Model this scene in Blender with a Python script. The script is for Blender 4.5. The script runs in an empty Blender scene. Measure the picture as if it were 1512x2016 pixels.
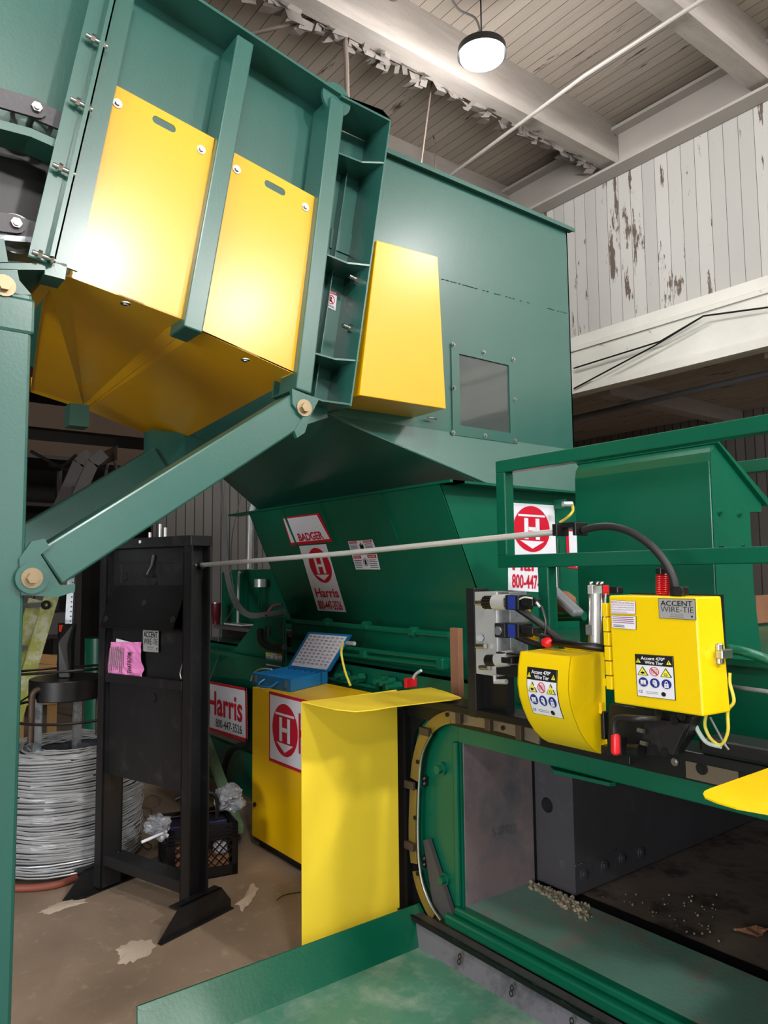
import bpy, bmesh, math, random
from mathutils import Vector, Matrix
random.seed(7)
S = bpy.context.scene
COL = S.collection
# ------------------------------------------------------------------ camera
FPX, PITCH, ROLL, YAW, CAMH = 1452.0, math.radians(4.73), math.radians(-0.627), math.radians(37.41), 1.6
fw = Vector((-math.cos(YAW)*math.cos(PITCH), math.sin(YAW)*math.cos(PITCH), math.sin(PITCH)))
rt = fw.cross(Vector((0, 0, 1))).normalized(); up = rt.cross(fw)
c_, s_ = math.cos(ROLL), math.sin(ROLL)
R0 = c_*rt + s_*up; U0 = -s_*rt + c_*up
CAMP = Vector((0, 0, CAMH))
cd = bpy.data.cameras.new('camera'); cam = bpy.data.objects.new('camera', cd); COL.objects.link(cam)
cam.matrix_world = Matrix(((R0.x, U0.x, -fw.x, 0), (R0.y, U0.y, -fw.y, 0), (R0.z, U0.z, -fw.z, CAMH), (0, 0, 0, 1)))
cd.sensor_fit = 'HORIZONTAL'; cd.sensor_width = 36.0; cd.lens = 36.0*FPX/1512.0
cd.clip_start = 0.05; cd.clip_end = 200
S.camera = cam
# ------------------------------------------------------------------ world, lights, exposure
wd = bpy.data.worlds.new('world'); S.world = wd; wd.use_nodes = True
wd.node_tree.nodes['Background'].inputs[0].default_value = (0.9, 0.95, 1, 1)
wd.node_tree.nodes['Background'].inputs[1].default_value = 0.08
S.view_settings.view_transform = 'Standard'; S.view_settings.look = 'None'
S.view_settings.exposure = 0.6; S.view_settings.gamma = 1.0; S.view_settings.use_curve_mapping = False
LAMPS = [(-3.5, 3.6, 5.1, 75), (0.9, 0.1, 5.1, 200), (3.1, 2.3, 5.1, 400), (3.4, 4.3, 5.1, 240), (0.6, 5.1, 5.1, 90), (3.9, -2.5, 5.1, 220)]
for i, (x, y, z, p) in enumerate(LAMPS):
    ld = bpy.data.lights.new('lamp_light', 'POINT'); ld.shadow_soft_size = 0.2; ld.energy = p; ld.color = (1.0, 0.985, 0.97)
    lo = bpy.data.objects.new('lamp_light', ld); lo.location = (x, y, z); COL.objects.link(lo)
# two unseen area lights added as soft fill, behind and left of the camera
for (loc, tgt, sx, sy, p) in (((7.9, 1.8, 2.3), (0, 1.8, 1.6), 5.0, 4.0, 110), ((0.5, -7.9, 2.2), (-1.0, 0, 1.2), 6.0, 4.0, 760)):
    ld = bpy.data.lights.new('fill_light', 'AREA'); ld.shape = 'RECTANGLE'; ld.size = sx; ld.size_y = sy; ld.energy = p; ld.color = (0.96, 0.98, 1.0)
    lo = bpy.data.objects.new('fill_light', ld); lo.location = loc; lo.rotation_euler = (Vector(tgt)-Vector(loc)).to_track_quat('-Z', 'Y').to_euler(); COL.objects.link(lo)
# ------------------------------------------------------------------ pixel rays onto real planes
def ray(px, py): return (px-756)/FPX*R0 - (py-1008)/FPX*U0 + fw
def W(px, py, x=None, y=None, z=None):
    d = ray(px, py)
    if x is not None: t = (x-CAMP.x)/d.x
    elif y is not None: t = (y-CAMP.y)/d.y
    else: t = (z-CAMP.z)/d.z
    return CAMP + d*t
def WN(px, py, p, n):
    d = ray(px, py); n = Vector(n); t = (Vector(p)-CAMP).dot(n)/d.dot(n); return CAMP + d*t
# ------------------------------------------------------------------ materials
def lin(h):
    h = h.lstrip('#'); o = []
    for i in (0, 2, 4):
        v = int(h[i:i+2], 16)/255; o.append(v/12.92 if v <= .04045 else ((v+.055)/1.055)**2.4)
    return tuple(o)+(1,)
MC = {}
def mat(name, col, rough=.5, metal=0, var=.06, bump=.05, bscale=60, vscale=3, col2=None, mixscale=6, mixlo=.5, mixhi=.62, coat=0, spec=.5, stretch=None, trans=0, emit=None):
    if name in MC: return MC[name]
    m = bpy.data.materials.new(name); m.use_nodes = True; nt = m.node_tree; N = nt.nodes; L = nt.links
    b = N['Principled BSDF']; b.inputs['Roughness'].default_value = rough; b.inputs['Metallic'].default_value = metal
    b.inputs['Specular IOR Level'].default_value = spec
    b.inputs['Coat Weight'].default_value = coat; b.inputs['Coat Roughness'].default_value = .24
    b.inputs['Transmission Weight'].default_value = trans
    tc = N.new('ShaderNodeTexCoord'); mp = N.new('ShaderNodeMapping'); L.new(tc.outputs['Object'], mp.inputs[0])
    if stretch: mp.inputs['Scale'].default_value = stretch
    c = lin(col)
    n1 = N.new('ShaderNodeTexNoise'); n1.inputs['Scale'].default_value = vscale; n1.inputs['Detail'].default_value = 5; L.new(mp.outputs[0], n1.inputs['Vector'])
    mx = N.new('ShaderNodeMix'); mx.data_type = 'RGBA'
    mx.inputs[6].default_value = tuple(v*(1-var*2) for v in c[:3])+(1,); mx.inputs[7].default_value = tuple(min(1, v*(1+var*2)) for v in c[:3])+(1,)
    L.new(n1.outputs['Fac'], mx.inputs[0]); out = mx.outputs[2]
    if col2:
        n2 = N.new('ShaderNodeTexNoise'); n2.inputs['Scale'].default_value = mixscale; n2.inputs['Detail'].default_value = 8; n2.inputs['Roughness'].default_value = .7; L.new(mp.outputs[0], n2.inputs['Vector'])
        rp = N.new('ShaderNodeMapRange'); rp.inputs[1].default_value = mixlo; rp.inputs[2].default_value = mixhi; L.new(n2.outputs['Fac'], rp.inputs[0])
        m2 = N.new('ShaderNodeMix'); m2.data_type = 'RGBA'; L.new(rp.outputs[0], m2.inputs[0]); L.new(out, m2.inputs[6]); m2.inputs[7].default_value = lin(col2); out = m2.outputs[2]
    L.new(out, b.inputs['Base Color'])
    if bump:
        n3 = N.new('ShaderNodeTexNoise'); n3.inputs['Scale'].default_value = bscale; n3.inputs['Detail'].default_value = 3; L.new(mp.outputs[0], n3.inputs['Vector'])
        bp = N.new('ShaderNodeBump'); bp.inputs['Strength'].default_value = bump; bp.inputs['Distance'].default_value = .004; L.new(n3.outputs['Fac'], bp.inputs['Height']); L.new(bp.outputs[0], b.inputs['Normal'])
    if emit:
        b.inputs['Emission Color'].default_value = lin(col); b.inputs['Emission Strength'].default_value = emit
    MC[name] = m; return m
def boards(name, base, dark, axis, width, peel, plo, phi, gap=.05, rough=.8, stretch=(1, 1, 1)):
    m = bpy.data.materials.new(name); m.use_nodes = True; nt = m.node_tree; N = nt.nodes; L = nt.links
    b = N['Principled BSDF']; b.inputs['Roughness'].default_value = rough
    tc = N.new('ShaderNodeTexCoord'); sp = N.new('ShaderNodeSeparateXYZ'); L.new(tc.outputs['Object'], sp.inputs[0])
    dv = N.new('ShaderNodeMath'); dv.operation = 'DIVIDE'; L.new(sp.outputs[axis], dv.inputs[0]); dv.inputs[1].default_value = width
    fr = N.new('ShaderNodeMath'); fr.operation = 'FRACT'; L.new(dv.outputs[0], fr.inputs[0])
    fl = N.new('ShaderNodeMath'); fl.operation = 'FLOOR'; L.new(dv.outputs[0], fl.inputs[0])
    wn = N.new('ShaderNodeTexWhiteNoise'); wn.noise_dimensions = '1D'; L.new(fl.outputs[0], wn.inputs['W'])
    lt = N.new('ShaderNodeMath'); lt.operation = 'LESS_THAN'; L.new(fr.outputs[0], lt.inputs[0]); lt.inputs[1].default_value = gap
    mp = N.new('ShaderNodeMapping'); mp.inputs['Scale'].default_value = stretch; L.new(tc.outputs['Object'], mp.inputs[0])
    n2 = N.new('ShaderNodeTexNoise'); n2.inputs['Scale'].default_value = 5; n2.inputs['Detail'].default_value = 9; n2.inputs['Roughness'].default_value = .68; L.new(mp.outputs[0], n2.inputs['Vector'])
    ad = N.new('ShaderNodeMath'); ad.operation = 'MULTIPLY_ADD'; L.new(wn.outputs[0], ad.inputs[0]); ad.inputs[1].default_value = .12; L.new(n2.outputs['Fac'], ad.inputs[2])
    rp = N.new('ShaderNodeMapRange'); rp.inputs[1].default_value = plo; rp.inputs[2].default_value = phi; L.new(ad.outputs[0], rp.inputs[0])
    tone = N.new('ShaderNodeMix'); tone.data_type = 'RGBA'; L.new(wn.outputs[0], tone.inputs[0])
    c = lin(base); tone.inputs[6].default_value = tuple(v*.88 for v in c[:3])+(1,); tone.inputs[7].default_value = tuple(min(1, v*1.08) for v in c[:3])+(1,)
    m2 = N.new('ShaderNodeMix'); m2.data_type = 'RGBA'; L.new(rp.outputs[0], m2.inputs[0]); L.new(tone.outputs[2], m2.inputs[6]); m2.inputs[7].default_value = lin(peel)
    m3 = N.new('ShaderNodeMix'); m3.data_type = 'RGBA'; L.new(lt.outputs[0], m3.inputs[0]); L.new(m2.outputs[2], m3.inputs[6]); m3.inputs[7].default_value = lin(dark)
    L.new(m3.outputs[2], b.inputs['Base Color'])
    bp = N.new('ShaderNodeBump'); bp.inputs['Strength'].default_value = .6; bp.inputs['Distance'].default_value = .01
    sb = N.new('ShaderNodeMath'); sb.operation = 'SUBTRACT'; L.new(n2.outputs['Fac'], sb.inputs[0]); L.new(lt.outputs[0], sb.inputs[1]); L.new(sb.outputs[0], bp.inputs['Height']); L.new(bp.outputs[0], b.inputs['Normal'])
    MC[name] = m; return m
M = {}
M['teal'] = mat('teal_paint', '#265a50', .35, var=.04, bump=.12, bscale=90, coat=.6)
M['teal2'] = M['teal']
M['green'] = mat('green_paint', '#04573f', .3, var=.08, bump=.12, bscale=80)
M['green2'] = M['green']
M['tray'] = mat('tray_paint', '#4b8470', .38, var=.14, bump=.2, bscale=50, col2='#8ea598', mixscale=5, mixlo=.48, mixhi=.72)
M['sillp'] = mat('worn_sill_paint', '#5f877a', .45, var=.14, bump=.2, bscale=50, col2='#7b756c', mixscale=2.5, mixlo=.5, mixhi=.62)
M['yellow'] = mat('yellow_paint', '#e0a900', .45, var=.02, bump=.14, bscale=130, coat=1, spec=.15)
M['yellowc'] = mat('cabinet_paint', '#f6c200', .36, var=.03, bump=.08, bscale=110)
M['yellow2'] = mat('yellow_paint_bright', '#e9c600', .34, var=.03, bump=.08, bscale=110)
M['yellow3'] = mat('yellow_sheet', '#f8d83a', .4, var=.02, bump=.05)
M['black'] = mat('black_paint', '#1b1b1d', .42, var=.1, bump=.2, col2='#34322f', mixscale=9, mixlo=.55, mixhi=.8)
M['blk'] = mat('black_plain', '#0d0d0e', .4, bump=.05)
M['rubber'] = mat('rubber', '#1a1a1b', .55, bump=.05)
M['steel'] = mat('zinc_steel', '#b9b9b5', .3, 1, bump=.1)
M['brass'] = mat('plated_bolt', '#9c8a6c', .4, .6, bump=.1)
M['alu'] = mat('aluminium', '#cfd0cf', .4, .55, bump=.1, bscale=120)
M['galv'] = mat('galvanised', '#8f9396', .42, .7, bump=.15, col2='#666b70', mixscale=14)
M['wire'] = mat('bright_wire', '#d2d4d6', .38, .6, bump=.1, bscale=40)
M['coilcore'] = mat('inner_wire_shade', '#5b5d60', .45, .6, bump=.2)  # same wire coloured darker, paints the shade in the gaps between windings
M['bronze'] = mat('bronze_strip', '#9c8440', .35, .55, bump=.05)
M['platinum'] = mat('satin_strip', '#8a7d6c', .35, .6, bump=.05)
M['mill'] = mat('mill_steel', '#8f7d7f', .5, .25, var=.15, bump=.2, bscale=25, col2='#5f666c', mixscale=4, mixlo=.45, mixhi=.7)
M['mill2'] = mat('dark_mill_steel', '#4c4a4e', .5, .3, var=.15, bump=.3, bscale=25, col2='#6f6b69', mixscale=10, mixlo=.6, mixhi=.85)
M['greyplate'] = mat('grey_plate', '#77757e', .45, .35, var=.12, bump=.1, col2='#55555c', mixscale=3)
M['dirt'] = mat('tunnel_floor', '#64574d', .7, var=.2, bump=.5, bscale=20, col2='#3c332e', mixscale=5)
M['rubble'] = mat('rubble', '#8a7f6a', .95, var=.3, bump=.8)
M['white'] = mat('white_sign', '#e2e2ea', .4, var=.01, bump=0)
M['red'] = mat('sign_red', '#c8102e', .4, var=.02, bump=0)
M['redp'] = mat('red_plastic', '#d31c26', .35, var=.02, bump=0)
M['ink'] = mat('ink_black', '#101010', .5, bump=0)
M['grayink'] = mat('ink_grey', '#77706f', .5, bump=0)
M['pinkink'] = mat('ink_plum', '#8c3f66', .6, bump=0)
M['navy'] = mat('sign_blue', '#20307f', .4, bump=0)
M['signy'] = mat('sign_yellow', '#e8e23a', .4, bump=0)
M['silver'] = mat('silver_label', '#a8a8a8', .35, .2, bump=0)
M['blue'] = mat('blue_enamel', '#1d6ea5', .35, var=.06, bump=.08)
M['paper'] = mat('paper', '#d7d5df', .35, var=.05, bump=.4, bscale=12)
M['pink'] = mat('pink_paper', '#e98ac6', .7, var=.05, bump=.3, bscale=10)
M['card'] = mat('cardboard', '#8a5f45', .85, var=.1, bump=.2)
M['wood'] = mat('pallet_wood', '#a97f4c', .8, var=.2, bump=.2, stretch=(8, 1, 1))
M['ladder'] = mat('ladder_rail', '#9a9d4c', .5, var=.15, bump=.1, col2='#b9bba0', mixscale=8)
M['prop'] = mat('prop_green', '#6d8b68', .6, var=.15, bump=.2, col2='#9aa58e', mixscale=14, mixlo=.6, mixhi=.7)
M['plastic'] = mat('clear_bag', '#a4a6ab', .22, trans=.35, var=.1, bump=.6, bscale=30)
M['maroon'] = mat('maroon', '#5b1420', .35, bump=0)
M['navybox'] = mat('navy_box', '#1a1734', .5, bump=0)
M['cream'] = mat('white_beam_paint', '#d0cdc4', .75, var=.08, bump=.5, bscale=25, col2='#8e8273', mixscale=7, mixlo=.66, mixhi=.72)
M['girder'] = mat('girder_paint', '#a39d96', .6, var=.06, bump=.15)
M['beamwood'] = mat('beam_paint', '#9c948d', .8, var=.12, bump=.5, bscale=18, stretch=(6, 1, 6), col2='#5d5248', mixscale=5, mixlo=.66, mixhi=.72)
M['peel'] = mat('peeling_paint', '#6f6862', .8, var=.15, bump=.2)
M['darkmetal'] = mat('rusty_pipe', '#6c5f56', .7, .2, bump=.2)
M['graypipe'] = mat('grey_conduit', '#6f6e72', .4, .5, bump=.05)
M['cable'] = mat('grey_cable', '#70716f', .5, bump=0)
M['ycable'] = mat('yellow_cable', '#d3c23a', .5, bump=0)
M['wcable'] = mat('white_cable', '#b9c6bc', .5, bump=0)
M['dust'] = mat('pale_dust', '#c9b9a6', .95, var=.15, bump=.6, bscale=60)
M['tealtarp'] = mat('teal_tarp', '#0c5560', .6, bump=.3)
M['shelf'] = mat('dark_rack', '#2a2422', .7, bump=.1)
M['clut1'] = mat('clutter_grey', '#55504e', .7, bump=.2)
M['clut2'] = mat('clutter_brown', '#4a3a2c', .8, bump=.2)
M['orange'] = mat('orange_mark', '#d6401c', .5, bump=0)
M['rust'] = mat('rusty_pipe_bend', '#4f4034', .5, .4, bump=.2)
M['glass'] = mat('window_glass', '#5d6664', .06, var=0, bump=.02, bscale=5, trans=.45)
M['bulb'] = mat('lamp_lens', '#f4fffb', .4, bump=0, emit=45)
M['ceil'] = boards('ceiling_boards', '#a3988d', '#2a221d', 'Y', .108, '#41352c', .68, .73, .045, stretch=(.35, 2.5, 1))
M['wallb'] = boards('wall_boards', '#b4b1ac', '#5b5550', 'X', .132, '#5e5147', .665, .69, .035, stretch=(2.6, 1, .45))
M['corr'] = boards('corrugated', '#7d7a75', '#3c3a37', 'Y', .15, '#55504b', .72, .8, .12, stretch=(1, 1, .4))
M['corrx'] = boards('corrugated_dark', '#6d6762', '#37342f', 'X', .12, '#44403b', .7, .8, .12, stretch=(1, 1, .4))
M['darkwall'] = mat('dark_wall', '#2a2623', .9, var=.1, bump=.2)
def concrete():
    m = mat('concrete_floor', '#93806d', .62, var=.24, bump=.5, bscale=14, vscale=2.2, col2='#b3a18f', mixscale=13, mixlo=.56, mixhi=.75)
    return m
M['conc'] = concrete()
# ------------------------------------------------------------------ mesh builder
class MB:
    def __init__(s, T=None): s.v = []; s.f = []; s.m = []; s.sm = []; s.T = T
    def add(s, vs, fs, m=0, smooth=False):
        o = len(s.v)
        for p in vs: s.v.append(Vector(p) if s.T is None else s.T @ Vector(p))
        for f in fs: s.f.append([o+i for i in f]); s.m.append(m); s.sm.append(smooth)
        return s
    def box(s, a, b, m=0):
        x0, y0, z0 = [min(a[i], b[i]) for i in range(3)]; x1, y1, z1 = [max(a[i], b[i]) for i in range(3)]
        return s.add([(x0,y0,z0),(x1,y0,z0),(x1,y1,z0),(x0,y1,z0),(x0,y0,z1),(x1,y0,z1),(x1,y1,z1),(x0,y1,z1)],
                     [(0,3,2,1),(4,5,6,7),(0,1,5,4),(1,2,6,5),(2,3,7,6),(3,0,4,7)], m)
    def prism(s, pts, off, m=0, smooth=False):
        pts = [Vector(p) for p in pts]; off = Vector(off); n = len(pts)
        vs = pts + [p+off for p in pts]
        fs = [tuple(range(n)), tuple(range(2*n-1, n-1, -1))]
        s.add(vs, fs, m)
        s.add(vs, [(i, i+n, (i+1) % n+n, (i+1) % n) for i in range(n)], m, smooth); return s
    def quad(s, a, b, c, d, m=0): return s.add([a, b, c, d], [(0, 1, 2, 3)], m)
    def beam(s, a, b, w, h, upv=(0, 0, 1), m=0):
        a = Vector(a); b = Vector(b); d = (b-a).normalized(); r = d.cross(Vector(upv))
        if r.length < 1e-4: r = d.cross(Vector((0, 1, 0)))
        r.normalize(); u = r.cross(d)
        P = [a-r*w/2-u*h/2, a+r*w/2-u*h/2, a+r*w/2+u*h/2, a-r*w/2+u*h/2]
        return s.prism(P, b-a, m)
    def tube(s, path, r, seg=8, m=0, closed=False):
        P = [Vector(p) for p in path]; n = len(P)
        rr = r if isinstance(r, (list, tuple)) else [r]*n
        vs = []; prev = None
        for i, p in enumerate(P):
            if closed: d = P[(i+1) % n]-P[i-1]
            else: d = P[min(i+1, n-1)]-P[max(i-1, 0)]
            d.normalize()
            if prev is None:
                a = d.cross(Vector((0, 0, 1)))
                if a.length < .05: a = d.cross(Vector((0, 1, 0)))
            else: a = prev-d*prev.dot(d)
            a.normalize(); prev = a; b = d.cross(a)
            for k in range(seg):
                t = 2*math.pi*k/seg; vs.append(p+(a*math.cos(t)+b*math.sin(t))*rr[i])
        fs = []
        for i in range(n if closed else n-1):
            j = (i+1) % n
            for k in range(seg):
                l = (k+1) % seg; fs.append((i*seg+k, i*seg+l, j*seg+l, j*seg+k))
        s.add(vs, fs, m, True)
        if not closed: s.add(vs[:seg], [tuple(range(seg))], m); s.add(vs[-seg:], [tuple(range(seg-1, -1, -1))], m)
        return s
    def cyl(s, a, b, r, seg=20, m=0, r2=None): return s.tube([a, b], [r, r if r2 is None else r2], seg, m)
    def ring(s, c, n, r0, r1, th, seg=32, m=0):
        c = Vector(c); n = Vector(n).normalized(); a = n.orthogonal().normalized(); b = n.cross(a); vs = []
        for k in range(seg):
            t = 2*math.pi*k/seg; d = a*math.cos(t)+b*math.sin(t)
            vs += [c+d*r0, c+d*r1, c+d*r1+n*th, c+d*r0+n*th]
        fs = []
        for k in range(seg):
            l = (k+1) % seg
            for q in range(4): w = (q+1) % 4; fs.append((k*4+q, l*4+q, l*4+w, k*4+w))
        return s.add(vs, fs, m, False)
    def blob(s, c, r, m=0, rx=1, ry=1, rz=1, jit=.15, sub=2):
        bm = bmesh.new(); bmesh.ops.create_icosphere(bm, subdivisions=sub, radius=r)
        vs = [Vector(c)+Vector((v.co.x*rx, v.co.y*ry, v.co.z*rz))*(1+random.uniform(-jit, jit)) for v in bm.verts]
        fs = [tuple(v.index for v in f.verts) for f in bm.faces]; bm.free(); return s.add(vs, fs, m, True)
    def build(s, name, mats, parent=None, bevel=0, keep=False):
        if not isinstance(mats, (list, tuple)): mats = [mats]
        L = Vector((0, 0, 0))
        if parent is not None:
            q = parent
            while q is not None: L = L+q.location; q = q.parent
        else:
            if s.v and not keep:
                L = sum(s.v, Vector())/len(s.v); L.z = min(v.z for v in s.v)
        me = bpy.data.meshes.new(name); me.from_pydata([v-L for v in s.v], [], s.f)
        for m in mats: me.materials.append(M[m] if isinstance(m, str) else m)
        me.polygons.foreach_set('material_index', s.m); me.polygons.foreach_set('use_smooth', s.sm); me.update()
        bm = bmesh.new(); bm.from_mesh(me); bmesh.ops.remove_doubles(bm, verts=bm.verts, dist=1e-6) if len(s.v) < 60000 else None
        if len(s.f) > 3: bmesh.ops.recalc_face_normals(bm, faces=bm.faces)
        for e in bm.edges:
            if len(e.link_faces) == 2 and e.calc_face_angle(0) > .7: e.smooth = False
        bm.to_mesh(me); bm.free()
        o = bpy.data.objects.new(name, me); COL.objects.link(o)
        if parent is not None: o.parent = parent
        else: o.location = L
        if bevel:
            b = o.modifiers.new('bevel', 'BEVEL'); b.width = bevel; b.segments = 2; b.limit_method = 'ANGLE'; b.angle_limit = math.radians(40)
        return o
def tag(o, label=None, cat=None, group=None, kind=None):
    if label: o['label'] = label
    if cat: o['category'] = cat
    if group: o['group'] = group
    if kind: o['kind'] = kind
    return o
def thing(name, label, cat, loc, group=None):
    o = bpy.data.objects.new(name, None); COL.objects.link(o); o.location = loc; o.empty_display_size = .1
    return tag(o, label, cat, group)
def struct(name, mb, m, keep=True, bevel=0):
    o = mb.build(name, m, None, bevel, keep); o['kind'] = 'structure'; return o
def copy_tree(o, parent=None):
    c = o.copy(); COL.objects.link(c); c.parent = parent
    for ch in list(o.children): copy_tree(ch, c)
    return c
def spline(pts, n=8):
    P = [Vector(p) for p in pts]; out = []
    for i in range(len(P)-1):
        p0 = P[max(i-1, 0)]; p1 = P[i]; p2 = P[i+1]; p3 = P[min(i+2, len(P)-1)]
        for k in range(n):
            t = k/n; out.append(.5*((2*p1)+(p2-p0)*t+(2*p0-5*p1+4*p2-p3)*t*t+(3*p1-p0-3*p2+p3)*t**3))
    out.append(P[-1]); return out
def bolt(parent, p, n, r=.014, h=.012, m='steel', washer=True, name='bolt'):
    mb = MB(); p = Vector(p); n = Vector(n).normalized()
    if washer: mb.cyl(p-n*.001, p+n*.003, r*1.5, 16)
    mb.cyl(p, p+n*h, r*.85, 6); return mb.build(name, m, parent)
# ------------------------------------------------------------------ lettering and stickers
TC = {}
def glyphs(txt, bold=0):
    k = (txt, bold)
    if k in TC: return TC[k]
    cu = bpy.data.curves.new('t', 'FONT'); cu.body = txt; cu.offset = bold; cu.resolution_u = 3
    o = bpy.data.objects.new('t', cu); COL.objects.link(o)
    dg = bpy.context.evaluated_depsgraph_get(); me = bpy.data.meshes.new_from_object(o.evaluated_get(dg))
    vs = [(v.co.x, v.co.y) for v in me.vertices]; fs = [tuple(p.vertices) for p in me.polygons]
    bpy.data.objects.remove(o); bpy.data.curves.remove(cu); bpy.data.meshes.remove(me)
    if vs:
        x0 = min(v[0] for v in vs); x1 = max(v[0] for v in vs); y0 = min(v[1] for v in vs); y1 = max(v[1] for v in vs)
        vs = [((x-x0)/(x1-x0), (y-y0)/(y1-y0)) for x, y in vs]
    TC[k] = (vs, fs); return TC[k]
class Sticker:
    """flat sign on four real corners (TL, TR, BR, BL); u to the right, v downwards, both 0..1"""
    def __init__(s, name, parent, C, mats, eps=.0015, n=None, surf=None):
        s.C = [Vector(c) for c in C]; s.name = name; s.parent = parent; s.mats = mats; s.mb = MB(); s.l = 0
        if n is None:
            n = (s.C[1]-s.C[0]).cross(s.C[3]-s.C[0]).normalized()
            if n.dot(CAMP-s.C[0]) < 0: n = -n
        s.n = n; s.eps = eps; s.surf = surf
    def p(s, u, v, e=1):
        if s.surf: q, n = s.surf(u, v); return q+n*(s.eps*(e+1))
        a, b, c, d = s.C; return (a*(1-u)+b*u)*(1-v)+(d*(1-u)+c*u)*v + s.n*(s.eps*(e+1))
    def poly(s, pts, m, e=1): s.mb.add([s.p(u, v, e) for u, v in pts], [tuple(range(len(pts)))], m); return s
    def rect(s, u0, v0, u1, v1, m, e=1):
        if s.surf:
            k = 8
            for i in range(k): s.poly([(u0, v0+(v1-v0)*i/k), (u1, v0+(v1-v0)*i/k), (u1, v0+(v1-v0)*(i+1)/k), (u0, v0+(v1-v0)*(i+1)/k)], m, e)
            return s
        return s.poly([(u0, v0), (u1, v0), (u1, v1), (u0, v1)], m, e)
    def base(s, m=0, border=None, bw=.02, bh=None):
        if border is not None:
            s.rect(0, 0, 1, 1, border, 0); bh = bw if bh is None else bh; s.rect(bw, bh, 1-bw, 1-bh, m, 1)
        else: s.rect(0, 0, 1, 1, m, 0)
        return s
    def ell(s, u, v, ru, rv, m, e=2, seg=36): return s.poly([(u+ru*math.cos(2*math.pi*k/seg), v+rv*math.sin(2*math.pi*k/seg)) for k in range(seg)], m, e)
    def ringe(s, u, v, ru, rv, f, m, e=2, seg=32):
        for k in range(seg):
            a = 2*math.pi*k/seg; b = 2*math.pi*(k+1)/seg
            s.poly([(u+ru*math.cos(a), v+rv*math.sin(a)), (u+ru*math.cos(b), v+rv*math.sin(b)), (u+ru*f*math.cos(b), v+rv*f*math.sin(b)), (u+ru*f*math.cos(a), v+rv*f*math.sin(a))], m, e)
        return s
    def text(s, t, u0, v0, u1, v1, m, e=3, bold=0):
        vs, fs = glyphs(t, bold); s.mb.add([s.p(u0+(u1-u0)*x, v1+(v0-v1)*y, e) for x, y in vs], fs, m); return s
    def lines(s, u0, v0, u1, v1, n, m, e=2, th=.35):
        for i in range(n):
            a = v0+(v1-v0)*i/n; s.rect(u0, a, u1-(u1-u0)*random.uniform(0, .15), a+(v1-v0)/n*th, m, e)
        return s
    def hlogo(s, u0, v0, u1, v1, r, w, e=2):
        U = lambda a: u0+(u1-u0)*a
        V = lambda a: v0+(v1-v0)*a
        s.ell((u0+u1)/2, (v0+v1)/2, (u1-u0)/2, (v1-v0)/2, r, e)
        s.rect(U(.13), V(.19), U(.87), V(.235), w, e+1)
        s.rect(U(.29), V(.27), U(.40), V(.73), w, e+1); s.rect(U(.60), V(.27), U(.71), V(.73), w, e+1); s.rect(U(.39), V(.46), U(.61), V(.54), w, e+1)
        s.poly([(U(.17), V(.76)), (U(.83), V(.76)), (U(.5), V(.93))], w, e+1); return s
    def done(s, label=None):
        o = s.mb.build(s.name, s.mats, s.parent)
        if label: o['label'] = label
        return o
def tier_sticker(parent, C, surf=None):
    s = Sticker('warning_sticker', parent, C, ['white', 'ink', 'signy', 'red', 'navy'], eps=.0008, surf=surf)
    s.base(0, 1, .02, .012); s.rect(.02, .012, .98, .25, 1, 2)
    s.text('Accent 470*', .17, .045, .80, .125, 0, 4, .02); s.text('Wire Tier', .27, .145, .75, .22, 0, 4, .02)
    for u in (.1, .89): s.poly([(u-.065, .2), (u+.065, .2), (u, .1)], 2, 4); s.rect(u-.008, .13, u+.008, .17, 1, 5); s.rect(u-.008, .178, u+.008, .19, 1, 5)
    for u in (.2, .8):
        s.poly([(u-.15, .49), (u+.15, .49), (u, .28)], 1, 3); s.poly([(u-.12, .478), (u+.12, .478), (u, .31)], 2, 4)
    s.ell(.18, .43, .03, .02, 1, 5); s.ell(.225, .43, .03, .022, 1, 5); s.rect(.19, .4, .21, .465, 1, 5); s.ringe(.8, .435, .045, .032, .7, 1, 5)
    s.ringe(.5, .385, .125, .105, .86, 3, 3)
    for k in range(4): s.rect(.43+.045*k, .33, .437+.045*k, .44, 3, 3); s.rect(.42, .335+.03*k, .58, .339+.03*k, 3, 3)
    s.poly([(.405, .32), (.425, .305), (.6, .455), (.58, .47)], 3, 4)
    for i, u in enumerate((.2, .5, .8)):
        s.ell(u, .65, .125, .11, 4, 3)
        if i == 0: s.rect(u-.07, .6, u-.005, .69, 0, 4); s.rect(u+.005, .6, u+.07, .69, 0, 4); s.rect(u-.085, .7, u+.085, .71, 0, 4)
        elif i == 1: s.ell(u, .635, .06, .055, 0, 4); s.poly([(u-.02, .66), (u+.07, .66), (u+.05, .73), (u-.01, .72)], 0, 4); s.rect(u-.06, .62, u+.02, .635, 4, 5)
        else: s.rect(u-.055, .64, u+.055, .735, 0, 4); s.ringe(u, .63, .04, .05, .6, 0, 4); s.rect(u-.007, .67, u+.007, .7, 4, 5)
    s.text('CE', .06, .85, .17, .91, 1, 3); s.lines(.25, .865, .6, .93, 2, 1, 3, .2); s.ell(.71, .89, .06, .05, 1, 3); return s.done()
def accent_plate(parent, C, name='maker_plate'):
    s = Sticker(name, parent, C, ['silver', 'ink', 'grayink'], eps=.0008); s.base(0, 1, .012, .02)
    s.text('ACCENT', .07, .10, .93, .36, 1, 3, .012); s.text('WIRE-TIE', .07, .40, .95, .66, 1, 3, -.012)
    s.text('281-255-0703', .33, .75, .68, .82, 2, 3); s.lines(.3, .88, .72, .92, 1, 2, 3, .6); s.rect(.88, .80, .93, .86, 1, 3); s.rect(.9, .86, .92, .9, 1, 3); return s.done()
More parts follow.
